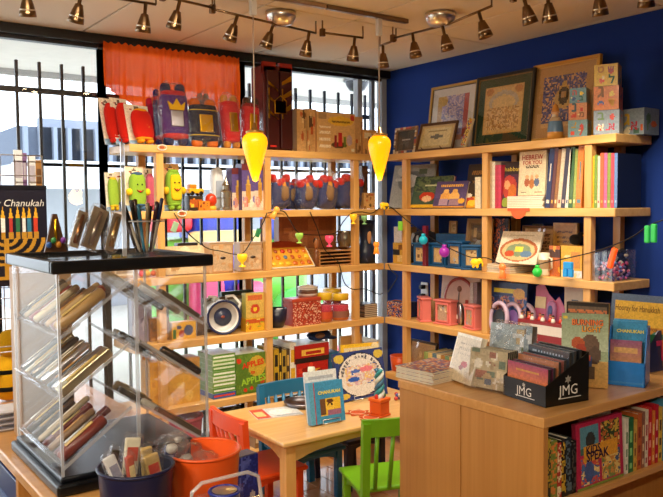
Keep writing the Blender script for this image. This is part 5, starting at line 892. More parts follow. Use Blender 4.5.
# ---- on the counter
zt=BZ+.001
def ctop(px,py): return on(px,py,'Z',zt)
def magbook(a,w_,l_,rz,th,label,fn,group,zz):
    t=thing('magazine',label,'magazine',(a[0],a[1],zz),(0,0,rz),group); g=G(); g.box(-w_/2,w_/2,0,l_,0,th-.0012,'d8ceb8'); ob('pages',g,MATTE,t)
    g=G(); g.art(-w_/2,w_/2,0,l_,0,fn,.008,Matrix.Translation((0,0,th))@Matrix.Rotation(-PI/2,4,'X')); 
    g.box(-w_/2,w_/2,0,l_,th-.0011,th-.0003,'b8a890'); ob('cover',g,GLOSS,t)
zz=zt
A=ctop(395.5,377); Bq=ctop(432,385.5)
L_=math.dist(A[:2],Bq[:2]); rz=math.atan2(Bq[1]-A[1],Bq[0]-A[0])
mc=((A[0]+Bq[0])/2,(A[1]+Bq[1])/2)
for k in range(7):
    magbook((mc[0]+.003*(k%2),mc[1]-.002*(k%3)),L_,.20,rz+.012*((k*3)%4-1),.0058,'glossy printed magazine in the flat pile on the counter end' if k<6 else 'glossy orange and blue magazine topping the pile on the counter',art('c88a6a',('n',0,0,1,1,7,['d8b090','b85a3a','5a5a9a','e0c8a8','c87a4a','8a6a8a'],3)),'magazine pile on the counter' if k<6 else None,zz); zz+=.006
# leaning white framed book
def cslot(px0,py0,px1,py1,pyt,zb=None):
    """a thing whose front bottom edge runs between two counter pixels"""
    z=zt if zb is None else zb; a=on(px0,py0,'Z',z); b=on(px1,py1,'Z',z); s=S(); s.w=math.dist(a[:2],b[:2]); s.rz=math.atan2(b[1]-a[1],b[0]-a[0]); m=(a+b)/2; s.loc=(m[0],m[1],z); s.z0=z
    d=ray((px0+px1)/2,pyt); k=math.hypot(m[0]-CAM[0],m[1]-CAM[1])/math.hypot(d[0],d[1]); s.h=CAM[2]+d[2]*k-z; return s
s=cslot(446,379,471,388.5,338); s.w*=.95; book(s,'white edged hardback with a red bird drawing leaning on the counter',art('cfbfa4',('r',0,0,.05,1,'e8e0d0'),('r',0,.95,1,1,'e8e0d0'),('e',.55,.38,.12,.07,'a83a2a'),('e',.45,.3,.1,.04,'8a4a34'),('l',.2,.55,.8,.85,18,'a89880')),.022,.3,-.0,'d8ccb4')
# acrylic cd holder with cd stack
def cdcase(loc,rot,label,fn,group,d=.0102,w_=.142,h=.125):
    o=ob('cd_case',(lambda g:(g.art(-w_/2,w_/2,0,h,.0008,fn,.006),g.box(-w_/2,w_/2,.001,d,0,h,'3a3836'),g)[-1])(G()),GLOSS,None,loc,rot); tag(o,label,'CD',group)
    g=G(); g.box(-w_/2-.001,w_/2+.001,-.0006,.0004,-.0,h+.001); ob('clear_lid',g,GLASS,o); return o
s=cslot(472,387,501,394,345); s.rz+=.12; rzh=s.rz; u=Vector((math.cos(rzh),math.sin(rzh),0)); n_=Vector((-math.sin(rzh),math.cos(rzh),0))
t=thing('cd_holder','clear acrylic counter holder with music discs in it','holder',s.loc,(0,0,rzh)); ww=.078
g=G(); g.box(-ww,ww,-.012,.075,0,.003); g.box(-ww,ww,-.014,-.012,0,.05); g.box(-ww,-ww+.002,-.012,.075,.003,.06); g.box(ww-.002,ww,-.012,.075,.003,.06); ob('tray',g,ACRYL,t); g=G(); g.box(-ww,ww,.075,.077,0,.12); ob('back_plate',g,ACRYL,t)
for k in range(5): p=Vector(s.loc)+n_*(.0+.0125*k); cdcase((p.x,p.y,zt+.0065),(-.12,0,rzh),'music disc with village scene at the front of the clear holder' if k==0 else 'music disc standing behind the front one in the clear holder',art('b8a888',*blots(113+k,['a89070','6a7a6a','d8c8a8','9a6454','bca27c','5a6a80','e0d8c8'],26,s=.13)),'discs in the clear holder' if k else None)
p=Vector(s.loc)+n_*.125+u*.0; t=thing('wrapped_disc_pack','disc set in shiny cellophane behind the clear holder','disc pack',(p.x,p.y,zt),(-.12,0,rzh)); g=G(); g.art(-.08,.08,0,.2,0,art('9aa8b0',*blots(171,['8a9aa8','c8ccd0','6a7a5a','b8a078','d8dce4','7a6a5a'],26,s=.13)),.007); g.box(-.08,.08,.0005,.03,0,.2,'6a5a44'); ob('pack',g,GLOSS,t); bag(t,0,.015,.1,.086,.022,.105,3,.3)
# black JMG counter box
a=on(506.5,393,'Z',zt); b=on(545.6,408,'Z',zt); c=on(582,394,'Z',zt)
wf=.93*math.dist(a[:2],b[:2]); df=.78*math.dist(b[:2],c[:2]); rzb=.7*math.atan2(b[1]-a[1],b[0]-a[0])+.3*(math.atan2(c[1]-b[1],c[0]-b[0])-PI/2)
def hz(px,py,P): 
    d=ray(px,py); k=math.hypot(P[0]-CAM[0],P[1]-CAM[1])/math.hypot(d[0],d[1]); return CAM[2]+d[2]*k-zt
hf=hz(545.6,387,b); hb=hz(582,347,c)
m=b-np.array([math.cos(rzb),math.sin(rzb),0])*wf/2; t=thing('disc_display_box','black cardboard counter box with white lettering full of music discs','display box',(m[0],m[1],zt),(0,0,rzb)); w2=wf/2
g=G(); g.box(-w2,w2,0,.003,0,hf,'15130f'); g.box(-w2,w2,df-.003,df,0,hb,'15130f'); g.box(-w2,w2,.003,df-.003,0,.003,'15130f')
for sx in(-1,1):
    x0=sx*w2-(.003 if sx>0 else 0); g.add([(x0,0,0),(x0,df,0),(x0,df,hb),(x0,0,hf),(x0+.003,0,0),(x0+.003,df,0),(x0+.003,df,hb),(x0+.003,0,hf)],[(0,3,2,1),(4,5,6,7),(0,4,7,3),(1,2,6,5),(3,7,6,2),(0,1,5,4)],'15130f')
ob('carton',g,PAPER,t)
STAR=[((.5 if k%2 else 1)*math.sin(PI*k/6),(.5 if k%2 else 1)*math.cos(PI*k/6)) for k in range(12)]
txt(t,'JMG',-.0,hf*.44,wf*.36,'e8e4dc'); g=G(); g.prism([(x*.008,z*.008+hf*.8) for x,z in STAR],-.001,-.0002,'b8b0a0'); g.box(-wf*.2,wf*.25,-.001,-.0002,hf*.2,hf*.23,'e8e4dc'); ob('star_logo',g,PAPER,t)
txt(t,'JMG',0,0,df*.44,'e8e4dc',loc=(w2+.0012,df*.5,hf*.62),rot=(0,0,PI/2)); g=G(); Ms=Matrix.Translation((w2+.0011,df*.5,0))@Matrix.Rotation(PI/2,4,'Z'); g.prism([(x*.014,z*.014+hf*1.2) for x,z in STAR],-.001,-.0002,'9a948a',Ms); g.box(-df*.2,df*.3,-.001,-.0002,hf*.3,hf*.33,'e8e4dc',Ms); ob('star_logo',g,PAPER,t)
u=Vector((math.cos(rzb),math.sin(rzb),0)); n_=Vector((-math.sin(rzb),math.cos(rzb),0))
sun=art('a84a6a',('g',0,.45,1,1,'e8843c','a83a6a'),('r',0,.3,1,.46,'d8962c'),('r',0,0,1,.3,'8a5a34'),('e',.3,.2,.14,.1,'b8784a'),('e',.7,.25,.12,.14,'6a5a8a'),('r',.2,.78,.8,.86,'d8a050'))
npos=7
for k in range(npos):
    yy=.006+k*(df-.03)/npos+.004; hh_=.085+.0*k; lift=.0035+ (0 if k<2 else .014*(k-1))*0
    p=Vector((m[0],m[1],zt+.0035))+n_*yy; sc_=min(1,(wf-.008)/.142)
    cdcase((p.x,p.y,zt+.0035),(-.03,0,rzb),['music disc with orange desert sunset at the front of the black box','music disc with plain plum cover second in the black box','music disc with tan cover standing taller in the black box','music disc with dull pink cover in the middle of the black box','music disc with dark slate cover in the black box','music disc with grey steel cover near the back of the black box','rearmost dark music disc in the black box'][k],[sun,art('5a2a44'),art('b8744c',('e',.5,.3,.3,.2,'c89060')),art('9a5a50'),art('2c3440',('l',.1,.6,.9,.9,14,'9aa4b0')),art('4a5058',('l',.1,.6,.9,.9,14,'c8ccd0')),art('20242c')][k],'discs in the black box',w_=wf-.01,h=[.108,.11,.125,.128,.15,.152,.155][k])
# BURNING LIGHT book
s=cslot(553,393,604,395,317); s=cslot(561,386,608,389,315)
book(s,'olive picture book with red and yellow title beside the black box',art('98a888',('g',0,.5,1,1,'b8c4a8','8c9c7c'),('g',0,.0,1,.36,'c8964c','d0aa64'),('e',.62,.55,.2,.17,'6a5040'),('e',.72,.44,.13,.12,'5a4438'),('e',.35,.6,.14,.08,'b8542c'),('e',.42,.5,.12,.09,'a83a24'),('e',.6,.33,.07,.1,'3a4a7a'),('e',.55,.4,.08,.06,'b84a2c'),('r',.52,.12,.72,.28,'5a4430'),('e',.15,.1,.1,.04,'c89a4c'),('r',.03,.93,.12,.97,'e0c03a'),('e',.2,.06,.09,.03,'b8482c')),.012,.1,0,'6a745a',cell=.0045,texts=(('BURNING',.12,.88,.66,'3a1a12',dict(bold=.07,ht=.021)),('LIGHT',.3,.79,.42,'3a1a12',dict(bold=.07,ht=.02)),('BURNING',.11,.881,.66,'f0782a',dict(bold=.02,y=-.002,ht=.02)),('LIGHT',.29,.791,.42,'f0a02a',dict(bold=.02,y=-.002,ht=.019))))
# blue CHANUKAH floor box
a=on(607,384,'Z',zt); b=on(645,388,'Z',zt); c=on(655,372,'Z',zt)
wf=math.dist(a[:2],b[:2]); rzb=math.atan2(b[1]-a[1],b[0]-a[0]); m=(a+b)/2; df=.11; w2=wf/2
t=thing('blue_display_box','bright blue counter display box with Chanukah activity books','display box',(m[0],m[1],zt),(0,0,rzb)); h0=hz(625,362,m); h1=hz(645,330,m)
g=G(); g.box(-w2,w2,0,.004,0,h0,'2078cc'); g.box(-w2,w2,df-.004,df,0,h1,'2078cc'); g.box(-w2,w2,.004,df-.004,0,.004,'2078cc')
for sx in(-1,1):
    x0=sx*w2-(.004 if sx>0 else 0); g.add([(x0,0,0),(x0,df,0),(x0,df,h1),(x0,df*.4,h1),(x0,0,h0),(x0+.004,0,0),(x0+.004,df,0),(x0+.004,df,h1),(x0+.004,df*.4,h1),(x0+.004,0,h0)],[(0,4,3,2,1),(5,6,7,8,9),(0,5,9,4),(4,9,8,3),(3,8,7,2),(1,2,7,6),(0,1,6,5)],'2078cc')
ob('carton',g,GLOSS,t); g=G(); g.box(-w2*.9,w2*.9,-.0012,-.0003,h0*.1,h0*.16,'3a86c8'); ob('edge_stripe',g,GLOSS,t)
u=Vector((math.cos(rzb),math.sin(rzb),0)); n_=Vector((-math.sin(rzb),math.cos(rzb),0))
for k in range(2):
    p=Vector((m[0],m[1],0))+n_*(.055+.018*k); hh=hz(628,322-2*k,p)-.004; s=at(p.x,p.y,zt+.0045,wf-.012,hh,rzb); book(s,['sky blue Chanukah book in front inside the blue display box','sky blue Chanukah book behind its twin in the blue display box'][k],chan,.01,.03,0,'4a94c0',cell=.005,texts=(('CHANUKAH',.05,.84,.8,'f0dc4a',dict(bold=.03)),))
for k in range(2):
    p=Vector((m[0],m[1],0))+n_*(.008+.014*k)-u*.004; cdcase((p.x,p.y,zt+.0045),(-.05,0,rzb),['music disc with mauve sunset in the front of the blue display box','second music disc behind the mauve one in the blue display box'][k],art('b86a7a',('g',0,.4,1,1,'d89a5a','9a5a8a'),('r',0,0,1,.3,'a8785a'),('e',.3,.25,.16,.12,'c88a6a'),('e',.7,.3,.14,.16,'8a7aa0'),('r',.15,.72,.85,.82,'e0b070')),None,w_=wf-.02,h=hz(625,342,p))
# Hooray for Hanukkah and neighbours behind
s=cslot(608,362,668,371,296); book(s,'yellow Hooray for Hanukkah picture book standing behind the blue display box',art('d8aa3c',('r',0,.9,1,1,'5a6a84'),('r',0,0,.07,1,'5a6a84'),('r',.07,.0,1,.56,'c8842c'),('e',.8,.45,.1,.06,'3a7a6a')),.014,.1,0,'4a5a74',cell=.005,texts=(('Hooray for Hanukkah',-.1,.79,.74,'5a3a1c',dict(ht=.03)),('AN ALBUM JUST FOR',.0,.52,.6,'3a2416')))
s=cslot(566,368,608,372,303); carton(s,'dark flat game carton with copper title behind the olive book','game box',art('2a221e',('r',.05,.82,.95,.96,'6a5a4c'),('l',.06,.84,.94,.95,14,'c8764a'),('n',0,0,1,.8,6,['2a221e','3a2e26','5a3a2a'],5)),.03,'2a221e')
s=cslot(648,373,676,368,331); t=thing('dreidel_card','navy display card with big magenta letter behind the blue box','card',s.loc,(-.12,0,s.rz)); g=G(); g.prism([(-s.w/2,0),(s.w/2,0),(s.w/2,s.h),(0,s.h),(-s.w/2,s.h*.6)],0,.006,'26305c'); ob('card',g,GLOSS,t); txt(t,'T',.01,s.h*.5,s.w*.4,'b82a6a',bold=.06); g=G(); g.prism([(-.05,s.h*.72),(-.02,s.h*.9),(-.06,s.h*.95)],-.001,-.0002,'2c8a5a'); ob('green_leaf',g,PAPER,t)
# ---- books inside
zs=zsh+.001; Y0=by0+.02
def inb(px0,px1,pyt,y=Y0):
    s=S(); pm=(px0+px1)/2; h=on(pm,pyt,'Y',y)[2]-zs; py=pr((on(pm,450,'Y',y)[0],y,zs+h/2))[1]; a=on(px0,py,'Y',y)[0]; b=on(px1,py,'Y',y)[0]; s.w=b-a; s.h=h; s.loc=((a+b)/2,y,zs); s.rz=0; s.z0=zs; return s
px=547.
for i,(w_,py,c,c2,n) in enumerate(((4,440,'c8a83a','3a3a2a','yellow checked'),(6.5,441,'7a8a3a','d8843c','green and orange'),(4.5,443,'b83a2c','e8d8a8','scarlet'),(4.5,440,'2a2420','c8a02c','black with gold titling'),(6,438,'1e2428','5a6a74','charcoal'),(5,441,'14120f','4a4640','jet black'))):
    s=inb(px,px+w_-.4,py); o=spine(s,'%s spine standing beside the red-bordered book in the bookcase'%n,c,.2,roll=-.03 if i>2 else 0,bands=(('n',.1,.05,.9,.95,9,[c,c2,None,c2],i+3),('r',.3,.1,.7,.2,c2)),group='dark books in the bookcase'); px+=w_
s=inb(578,624,420,Y0-.005); o=book(s,'red-bordered Kids Speak book facing out in the bookcase',art('b02848',('r',0,0,1,.04,'7a8a3a'),('r',.08,.53,.47,.94,'5a8a9a'),('e',.3,.72,.1,.12,'3a3a34'),('r',.08,.53,.47,.62,'4a6a5a'),('r',.52,.53,.94,.94,'c8a23a'),('n',.52,.53,.94,.94,8,['c8a23a','3a4a2a','b8642c','d8c070'],2),('r',.08,.06,.47,.48,'d89a4c'),('n',.08,.06,.47,.48,7,['d89a4c','c8503c','4a6a9a','e0c080'],5),('e',.26,.25,.1,.16,'4a5a8a'),('r',.52,.06,.94,.48,'c8b060'),('n',.52,.06,.94,.48,8,['7a8a4a','c8843c','d8b868','4a5a7a'],6),('r',.16,.41,.88,.63,'d8962c')),.014,.05,0,'8a2038',cell=.004,texts=(('KIDS',-.3,.575,.3,'2a1a3a',dict(bold=.02)),('SPEAK',-.12,.475,.48,'2a1a3a',dict(bold=.02))))
s=inb(580,613,411,Y0+.06); book(s,'plain white book behind the red-bordered book',art('d8d4cc'),.014,.05,0,'d0ccc4')
px=625.5
for i,(w_,py,c,c2,n) in enumerate(((3.2,419,'d8d0c0','6a8a6a','white'),(5,418,'2f6a3a','8ac87a','spiral green'),(3.6,420,'c8a040','8a5a2c','straw yellow'),(4.6,414,'b8602c','8a3a1c','burnt orange'),(3.2,412,'8a5a44','d8b890','brown'),(3.4,410,'d8c8b0','a84a4a','ivory'),(3.6,408,'c8281e','e89a8a','red'),(3.2,411,'d87a2c','f0c080','tangerine'),(3.4,405,'b81e2c','e0b0a0','deep red'),(3.8,407,'d8b03a','6a4a2c','golden'),(5,398,'4a8aa8','a8ccd8','aqua'),(5,400,'2a5a8a','8ab0d0','steel blue'))):
    s=inb(px,px+w_-.3,py); spine(s,'%s spine in the bright row past the red-bordered book'%n,c,.2,bands=(('r',.2,.08,.8,.16,c2),('r',.3,.3,.7,.75,c2),('r',.3,.45,.7,.55,c)),group='bright books in the bookcase'); px+=w_
# ================================================================ counter at the left with the display case
KX0,KX1,KY0,KY1=-3.05,-2.64,-2.46,-2.02; KZ=.88
ct=thing('counter','plain wooden sales counter with open shelf side under the clear display case','counter',(-3.075,-2.5,0))
g=G(); g.rbox(0,.455,0,1.4,KZ-.03,KZ,'b98a54',.004); ob('worktop',g,B_X,ct)
for y in(.01,.34,.80,1.36): g=G(); g.rbox(.008,.44,y,y+.025,0,KZ-.0305,'a87842',.002); ob('upright',g,B_Z,ct)
for y0,y1 in((.0355,.3395),(.3655,.7995),(.8255,1.3595)):
    for z in(.60,.3,.05): g=G(); g.rbox(.012,.425,y0,y1,z,z+.02,'a87842',.002); ob('shelf',g,B_X,ct)
g=G(); g.rbox(.441,.452,.01,1.385,.0,KZ-.031,'a87842',.002); ob('back_panel',g,B_Z,ct)
zt=KZ+.001
t=thing('blue_carton','blue carton stored on the open shelf under the counter','box',(-3.05,-2.0,.621)); g=G(); g.rbox(.0,.2,-.125,.25,0,.185,'24386e',.003); ob('carton',g,GLOSS,t); g=G(); g.box(-.002,-.0003,-.1,.2,.06,.11,'5a74a8'); ob('label_strip',g,PAPER,t)
t=thing('brown_carton','tall plain brown cardboard carton standing behind the clear display case','box',(-2.93,-1.965,zt)); hc=on(40,268,'Y',-1.96)[2]-zt; g=G(); g.rbox(-.075,.075,0,.10,0,hc,'a8845c',.002); ob('carton',g,PAPER,t)
for sx in(-1,1): g=G(); g.box(-.074 if sx<0 else .001,-.001 if sx<0 else .074,.001,.099,hc,hc+.002,'9a7850'); ob('lid_flap',g,PAPER,t)
RZ=1.40; RT=1.43
dc=thing('display_case','clear acrylic display case with black rim and black base','display case',((KX0+KX1)/2,(KY0+KY1)/2,zt)); hx=(KX1-KX0)/2; hy=(KY1-KY0)/2; H=RT-zt
g=G(); g.rbox(-hx,hx,-hy,hy,0,.028,'0c0e12',.006); g.rbox(-hx+.012,hx-.012,-hy+.012,hy-.012,.028,.042,'10131a',.004); ob('base',g,PLAST,dc)
for x0,x1,y0,y1 in((-hx,hx,-hy,-hy+.016),(-hx,hx,hy-.016,hy),(-hx,-hx+.016,-hy+.016,hy-.016),(hx-.016,hx,-hy+.016,hy-.016)): g=G(); g.rbox(x0,x1,y0,y1,H-.03,H,'0c0d10',.005); ob('rim',g,PLAST,dc)
q=.014
for i,(x0,x1,y0,y1) in enumerate(((-hx+q,hx-q,-hy+q,-hy+q+.003),(-hx+q,hx-q,hy-q-.003,hy-q),(-hx+q,-hx+q+.003,-hy+q+.003,hy-q-.003),(hx-q-.003,hx-q,-hy+q+.003,hy-q-.003))): g=G(); g.box(x0,x1,y0,y1,.0425,H-.0305); ob('panel',g,ACRYL,dc)
for sx in(-1,1):
    for sy in(-1,1): g=G(); x=sx*(hx-q-.004); y=sy*(hy-q-.004); g.box(x-.003,x+.003,y-.003,y+.003,.0425,H-.0305); ob('corner_strip',g,ACEDGE,dc)
g=G(); g.box(-.0,.003,-hy+.02,hy-.02,.0425,H-.0305); ob('divider',g,ACRYL,dc)
g=G(); g.box(-.003,.006,-hy+.0195,-hy+.025,.0425,H-.0305); ob('divider_edge',g,ACEDGE,dc)
g=G(); g.box(-hx+.016,hx-.016,-hy+.016,hy-.016,H-.012,H-.009); ob('top_plate',g,ACRYL,dc)
PEN=['6a1f16','8a2a1c','a8946a','c8b890','3a2a20','b8b8c0','5a1a14','d8d0c0']
gx=(KX0+KX1)/2; gy=(KY0+KY1)/2
tl=hx-.03; ANG=.62; LEN=tl/math.cos(ANG)-.006
npen=0
for lv,z0 in enumerate((.055,.215,.365)):
    for sx in(-1,1):
        M=Matrix.Translation((sx*(hx-.022),0,z0))@Matrix.Rotation(PI if sx>0 else 0,4,'Z')@Matrix.Rotation(-ANG,4,'Y')
        g=G(); g.box(0,LEN,-hy+.026,hy-.026,0,.003,M=M); g.box(0,.003,-hy+.026,hy-.026,.003,.022,M=M); ob('tray',g,ACRYL,dc)
        g=G(); g.box(0,LEN,-hy+.024,-hy+.028,-.001,.006,M=M); g.box(0,LEN,hy-.028,hy-.024,-.001,.006,M=M); ob('tray_edge',g,ACEDGE,dc)
        R=random.Random(lv*7+sx)
        n=8 if sx<0 else 4
        for k in range(n):
            y=-hy+.05+(2*hy-.1)*(k/(n-1)) ; L=R.uniform(.13,.17) if lv!=1 else R.uniform(.12,.16); r=R.uniform(.008,.0115) if k else .015; x0=.012
            P=Matrix.Translation((gx,gy,zt))@M@Matrix.Translation((x0,y,.0035+r))
            if lv==0: c=['7a2a1e','5a1a14','8a6a4a','6a2018','b8a484','4a3a34','3a2420','9a7a5a'][k%8]; kind='pen case'
            elif lv==1: c=['d8c8a0','c8c8ce','5a5e66','e0e0e6','b8b0a0','6a6460','c8b890','8a8a90'][k%8]; kind='mezuzah case'
            else: c=['b8925a','8a3a20','c8a878','6a4a30','d8c8a0','9a2c1c','b8a888','5a4a3a'][k%8]; kind='mezuzah case'
            if sx>0: c=['8a7a5a','3a342c','c8c0b0','5a4a3a'][k]
            lab={0:'%s stick case lying on the lowest slanted tray in the display case',1:'%s stick case lying on the middle slanted tray in the display case',2:'%s stick case lying on the top slanted tray in the display case'}[lv]
            cn={'7':'reddish wood','5':'dark maroon','8':'brown','6':'oxblood','b':'tan','4':'grey brown','3':'dark','9':'light brown','c':'pale','d':'cream white','e':'silver white'}[c[0]]
            o=thing('mezuzah_case',lab%cn,kind,P.translation,P.to_euler(),'stick cases in the display case')
            g=G()
            if (k+lv)%2: g.rbox(0,L,-r,r,-r,r*.5,c,.003)
            else: g.tube([(0,0,0),(L*.04,0,0),(L*.5,0,0),(L*.96,0,0),(L,0,0)],[r*.7,r,r,r,r*.6],10,c)
            ob('case',g,GLOSS if lv!=1 else METAL,o); g=G(); g.rbox(L*.2,L*.8,-r*.45,r*.45,r*.5+.0003 if (k+lv)%2 else r*.96,r*.5+.0018 if (k+lv)%2 else r*1.12,['d8b868','e8e0d0','b8863a'][k%3],.0005,1); ob('ornament',g,METAL if k%2 else PAPER,o)
# ---- on top of the case
zc=RT+.001-.009; 
def top(px,py): return on(px,py,'Z',RT)
# gift bag with menorah print, on a wire riser
BY_=-1.65; rz0=on(10,286,'Y',BY_)[2]; cx0=on(-30,220,'Y',BY_)[0]; cx1=on(47,220,'Y',BY_)[0]; zz1=on(20,189,'Y',BY_)[2]
t=thing('wire_riser','white wire riser on the counter carrying the gift bag','stand',((cx0+cx1)/2,BY_,zt)); w2=(cx1-cx0)/2; hr=rz0-zt-.002
g=G()
for k in range(9): g.tube([(-w2+2*w2*k/8,.0,hr-.003),(-w2+2*w2*k/8,.10,hr-.003)],.002,6,'d0d0d8')
for yy in(0,.10): g.tube([(-w2,yy,0),(-w2,yy,hr-.003),(w2,yy,hr-.003),(w2,yy,0)],.003,6,'d0d0d8'); g.tube([(-w2,yy,hr*.5),(w2,yy,hr*.5)],.002,6,'d0d0d8')
ob('wire_frame',g,METAL,t)
t=thing('gift_bag','navy holiday gift bag printed with a golden menorah and coloured candles','gift bag',((cx0+cx1)/2,BY_,rz0),(0,0,0)); h=zz1-rz0
zf=lambda py:(on(20,py,'Y',BY_)[2]-rz0)/h
uf=lambda px:(on(px,225,'Y',BY_)[0]-cx0)/(cx1-cx0)
ops=[]
for rr in(.52,.40,.28,.16): ops+=[('e',uf(6),zf(238),rr,rr*.55,'b8862c'),('e',uf(6),zf(238),rr-.055,(rr-.055)*.55,'1a1820')]
ops+=[('r',0,zf(238),1,1,'1c1a28'),('r',uf(6)-.035,0,uf(6)+.035,zf(238),'b8862c'),('r',0,0,1,zf(276),'b8862c'),('r',0,0,1,zf(279),'1a1820')]
for i,(px,c) in enumerate(((-22,'c83a3a'),(-12,'3a7a5a'),(-4,'d8d8d8'),(3,'e8e4e0'),(11,'b83a34'),(18,'2f6a4a'),(24,'e0e0e0'),(29.5,'3a7a9a'),(36,'c8402c'))):
    ops+=[('r',uf(px)-.03,zf(239),uf(px)+.03,zf(232),'b8862c'),('r',uf(px)-.026,zf(232),uf(px)+.026,zf(218),c),('t',uf(px),zf(218),.03,zf(206)-zf(218),'e0a82c')]
g=G(); g.box(-w2,w2,.0005,.10,0,h,'1c1a28'); g.art(-w2,w2,0,h,0,art('1c1a28',*ops),.0025,None,110); ob('carton',g,GLOSS,t)
txt(t,'Happy Chanukah',w2*.0,(zf(204))*h,w2*1.85,'d8d4d0',shear=.25); g=G(); g.box(-w2*1.01,w2*1.01,-.002,.102,h,h+.012,'14131c'); ob('folded_top',g,GLOSS,t)
# wire rack with pamphlets behind
t=thing('wire_rack','white wire rack for pamphlets behind the gift bag','rack',(-2.83,-1.23,zt)); g=G(); hh=on(12,155,'Y',-1.23)[2]-zt
for k in range(7): g.tube([(-.2+.05*k,0,0),(-.2+.05*k,0,hh)],.0022,6,'c8c8d0')
for k in range(9): g.tube([(-.2,0,hh*(.3+.7*k/8)),(.1,0,hh*(.3+.7*k/8))],.0022,6,'c8c8d0')
ob('back_grid',g,METAL,t); g=G(); g.tube([(-.2,0,hh*.72),(-.2,.1,hh*.72),(.1,.1,hh*.72),(.1,0,hh*.72)],.0022,6,'c8c8d0'); g.tube([(-.2,.1,hh*.72),(-.2,.1,0)],.0022,6,'c8c8d0'); g.tube([(.1,.1,hh*.72),(.1,.1,0)],.0022,6,'c8c8d0'); ob('shelf_wire',g,METAL,t)
for i,(px,pw,py,c,n) in enumerate(((14,9,150,'dfe3ea','white'),(23,4.5,153,'7a5a8a','violet'),(28,8,156,'e4e6ea','pale grey'),(36,6,160,'a8763a','ochre'))):
    Y=-1.19; a=on(px,180,'Y',Y); b=on(px+pw,180,'Y',Y); z1=on(px+pw/2,py,'Y',Y)[2]; z0=zt+hh*.72+.003
    o=tag(ob('pamphlet',(lambda g:(g.rbox(a[0],b[0],0,.004,z0,z1,c,.001),g)[-1])(G()),PAPER,None,(0,Y,0)),'%s pamphlet standing up in the white wire rack'%n,'pamphlet'); g=G(); g.box(a[0]+.003,b[0]-.003,-.0008,0,z0+(z1-z0)*.6,z0+(z1-z0)*.85,'b8b0c0' if i!=3 else '6a4420'); ob('printed_panel',g,PAPER,o)
# packaged pens leaning on the case top
for i,(px0,px1,py0,py1,c,lb) in enumerate(((68,92,247,211,'8a5a34','packaged brown pen case leaning on the black rim, behind the widest pack'),(84,112,248,208,'b8a898','widest packaged silver pen case leaning on the black rim'),(107,130,251,213,'b8945a','packaged golden pen case leaning beside the pen cup'))):
    Y=-2.36; a=on(px0+6,py0,'Y',Y); b=on(px1-6,py1,'Y',Y); d=Vector(b)-Vector(a); L=d.length; rl=math.atan2(d.x,d.z)
    t=thing('packaged_pen',lb,'pen pack',(a[0],Y+.012*i,max(a[2],RT+.004)),(-.12,rl,0)); w2=.012 if i!=1 else .02
    g=G(); g.rbox(-w2,w2,.004,.008,0,L,'9a8468',.001,1); ob('backing_card',g,PAPER,t); g=G(); g.tube([(0,0,.01),(0,0,L*.5),(0,0,L*.9)],[.006,.0065,.004],10,c); ob('pen',g,METAL,t); g=G(); g.sell('ffffff',0,0,L*.5,w2*1.5,.016,L*.55,.4,.5,14,10,None,.08,i); ob('clear_sleeve',g,BAG,t)
# black trinket easel on far side
t=thing('trinket_stand','little gilded stand of trinkets behind the packaged pens','stand',(-2.93,-2.08,RT+.001)); g=G(); g.prism([(-.03,0),(.03,0),(.006,.105),(-.006,.105)],0,.01,'5a3c26'); ob('easel',g,PAINT,t); g=G(); g.tube([(0,-.002,.02),(0,-.002,.09)],.004,6,GOLD); ob('gold_rod',g,METAL,t)
for k in range(4): g=G(); g.sell(['2a58a0','3a8a4a','c8862c','7a3aa0'][k],-.02+.013*k,-.006,.02+.012*(k%2),.008,.006,.009,1,1,8,6); ob('trinket',g,PLAST,t)
# pen cup
a=on(146,247,'Z',RT); Yp=-2.33; cxx=on(143,235,'Y',Yp)[0]; t=thing('pen_cup','clear acrylic cup crowded with pens on the display case','pen cup',(cxx,Yp,RT+.001)); hh=.085
g=G(); g.lathe([(.045,0),(.058,hh)],4,'ffffff',Matrix.Rotation(PI/4,4,'Z'),False,False); g.lathe([(0,.001),(.045,.001)],4,'ffffff',Matrix.Rotation(PI/4,4,'Z'),False,False); ob('cup',g,ACRYL,t)
g=G(); n=4; g.tube([(.058*math.cos(PI/4+PI/2*k),.058*math.sin(PI/4+PI/2*k),hh) for k in range(4)],.002,6,'ffffff',True); ob('cup_edge',g,ACEDGE,t)
R=random.Random(12)
for k,(c,n) in enumerate((('2a1c16','dark brown'),('16161c','black'),('1c1a1a','matte black'),('4a2a1c','chestnut'),('2a7a9a','teal'),('3a2418','walnut'),('8a7a5a','bronze'),('141418','glossy black'),('3a1c24','plum'),('1c2a50','navy'),('d8d8dc','white'))):
    x=-.03+.006*k; tl_=-.35+.07*k if k<8 else .1*(k-9)-.3; o=thing('pen','%s pen standing in the clear cup on the display case'%n,'pen',(cxx+x*.6,Yp+R.uniform(-.02,.02),RT+.006),(R.uniform(-.2,.1),-tl_*.9 if False else -.3+.055*k,0),'pens in the clear cup')
    L=R.uniform(.12,.145); g=G(); g.tube([(0,0,0),(0,0,.01),(0,0,L*.6)],[.001,.004,.0045],8,'b8b0a0' if k%2 else c); ob('barrel',g,GLOSS,o); g=G(); g.tube([(0,0,L*.6),(0,0,L*.98),(0,0,L)],[.0055,.0055,.003],8,c); ob('cap',g,GLOSS,o)
# clear acrylic sign holder rising from the top
a=on(124,215,'Y',-2.4); t=thing('sign_holder','narrow clear acrylic upright on the display case beside the pens','sign holder',(a[0],-2.4,RT+.001)); h=on(124,143,'Y',-2.4)[2]-RT; g=G(); g.box(-.005,.005,0,.004,0,h); ob('upright',g,ACEDGE,t); g=G(); g.box(-.03,.03,-.005,.03,0,.003); ob('foot',g,ACRYL,t)
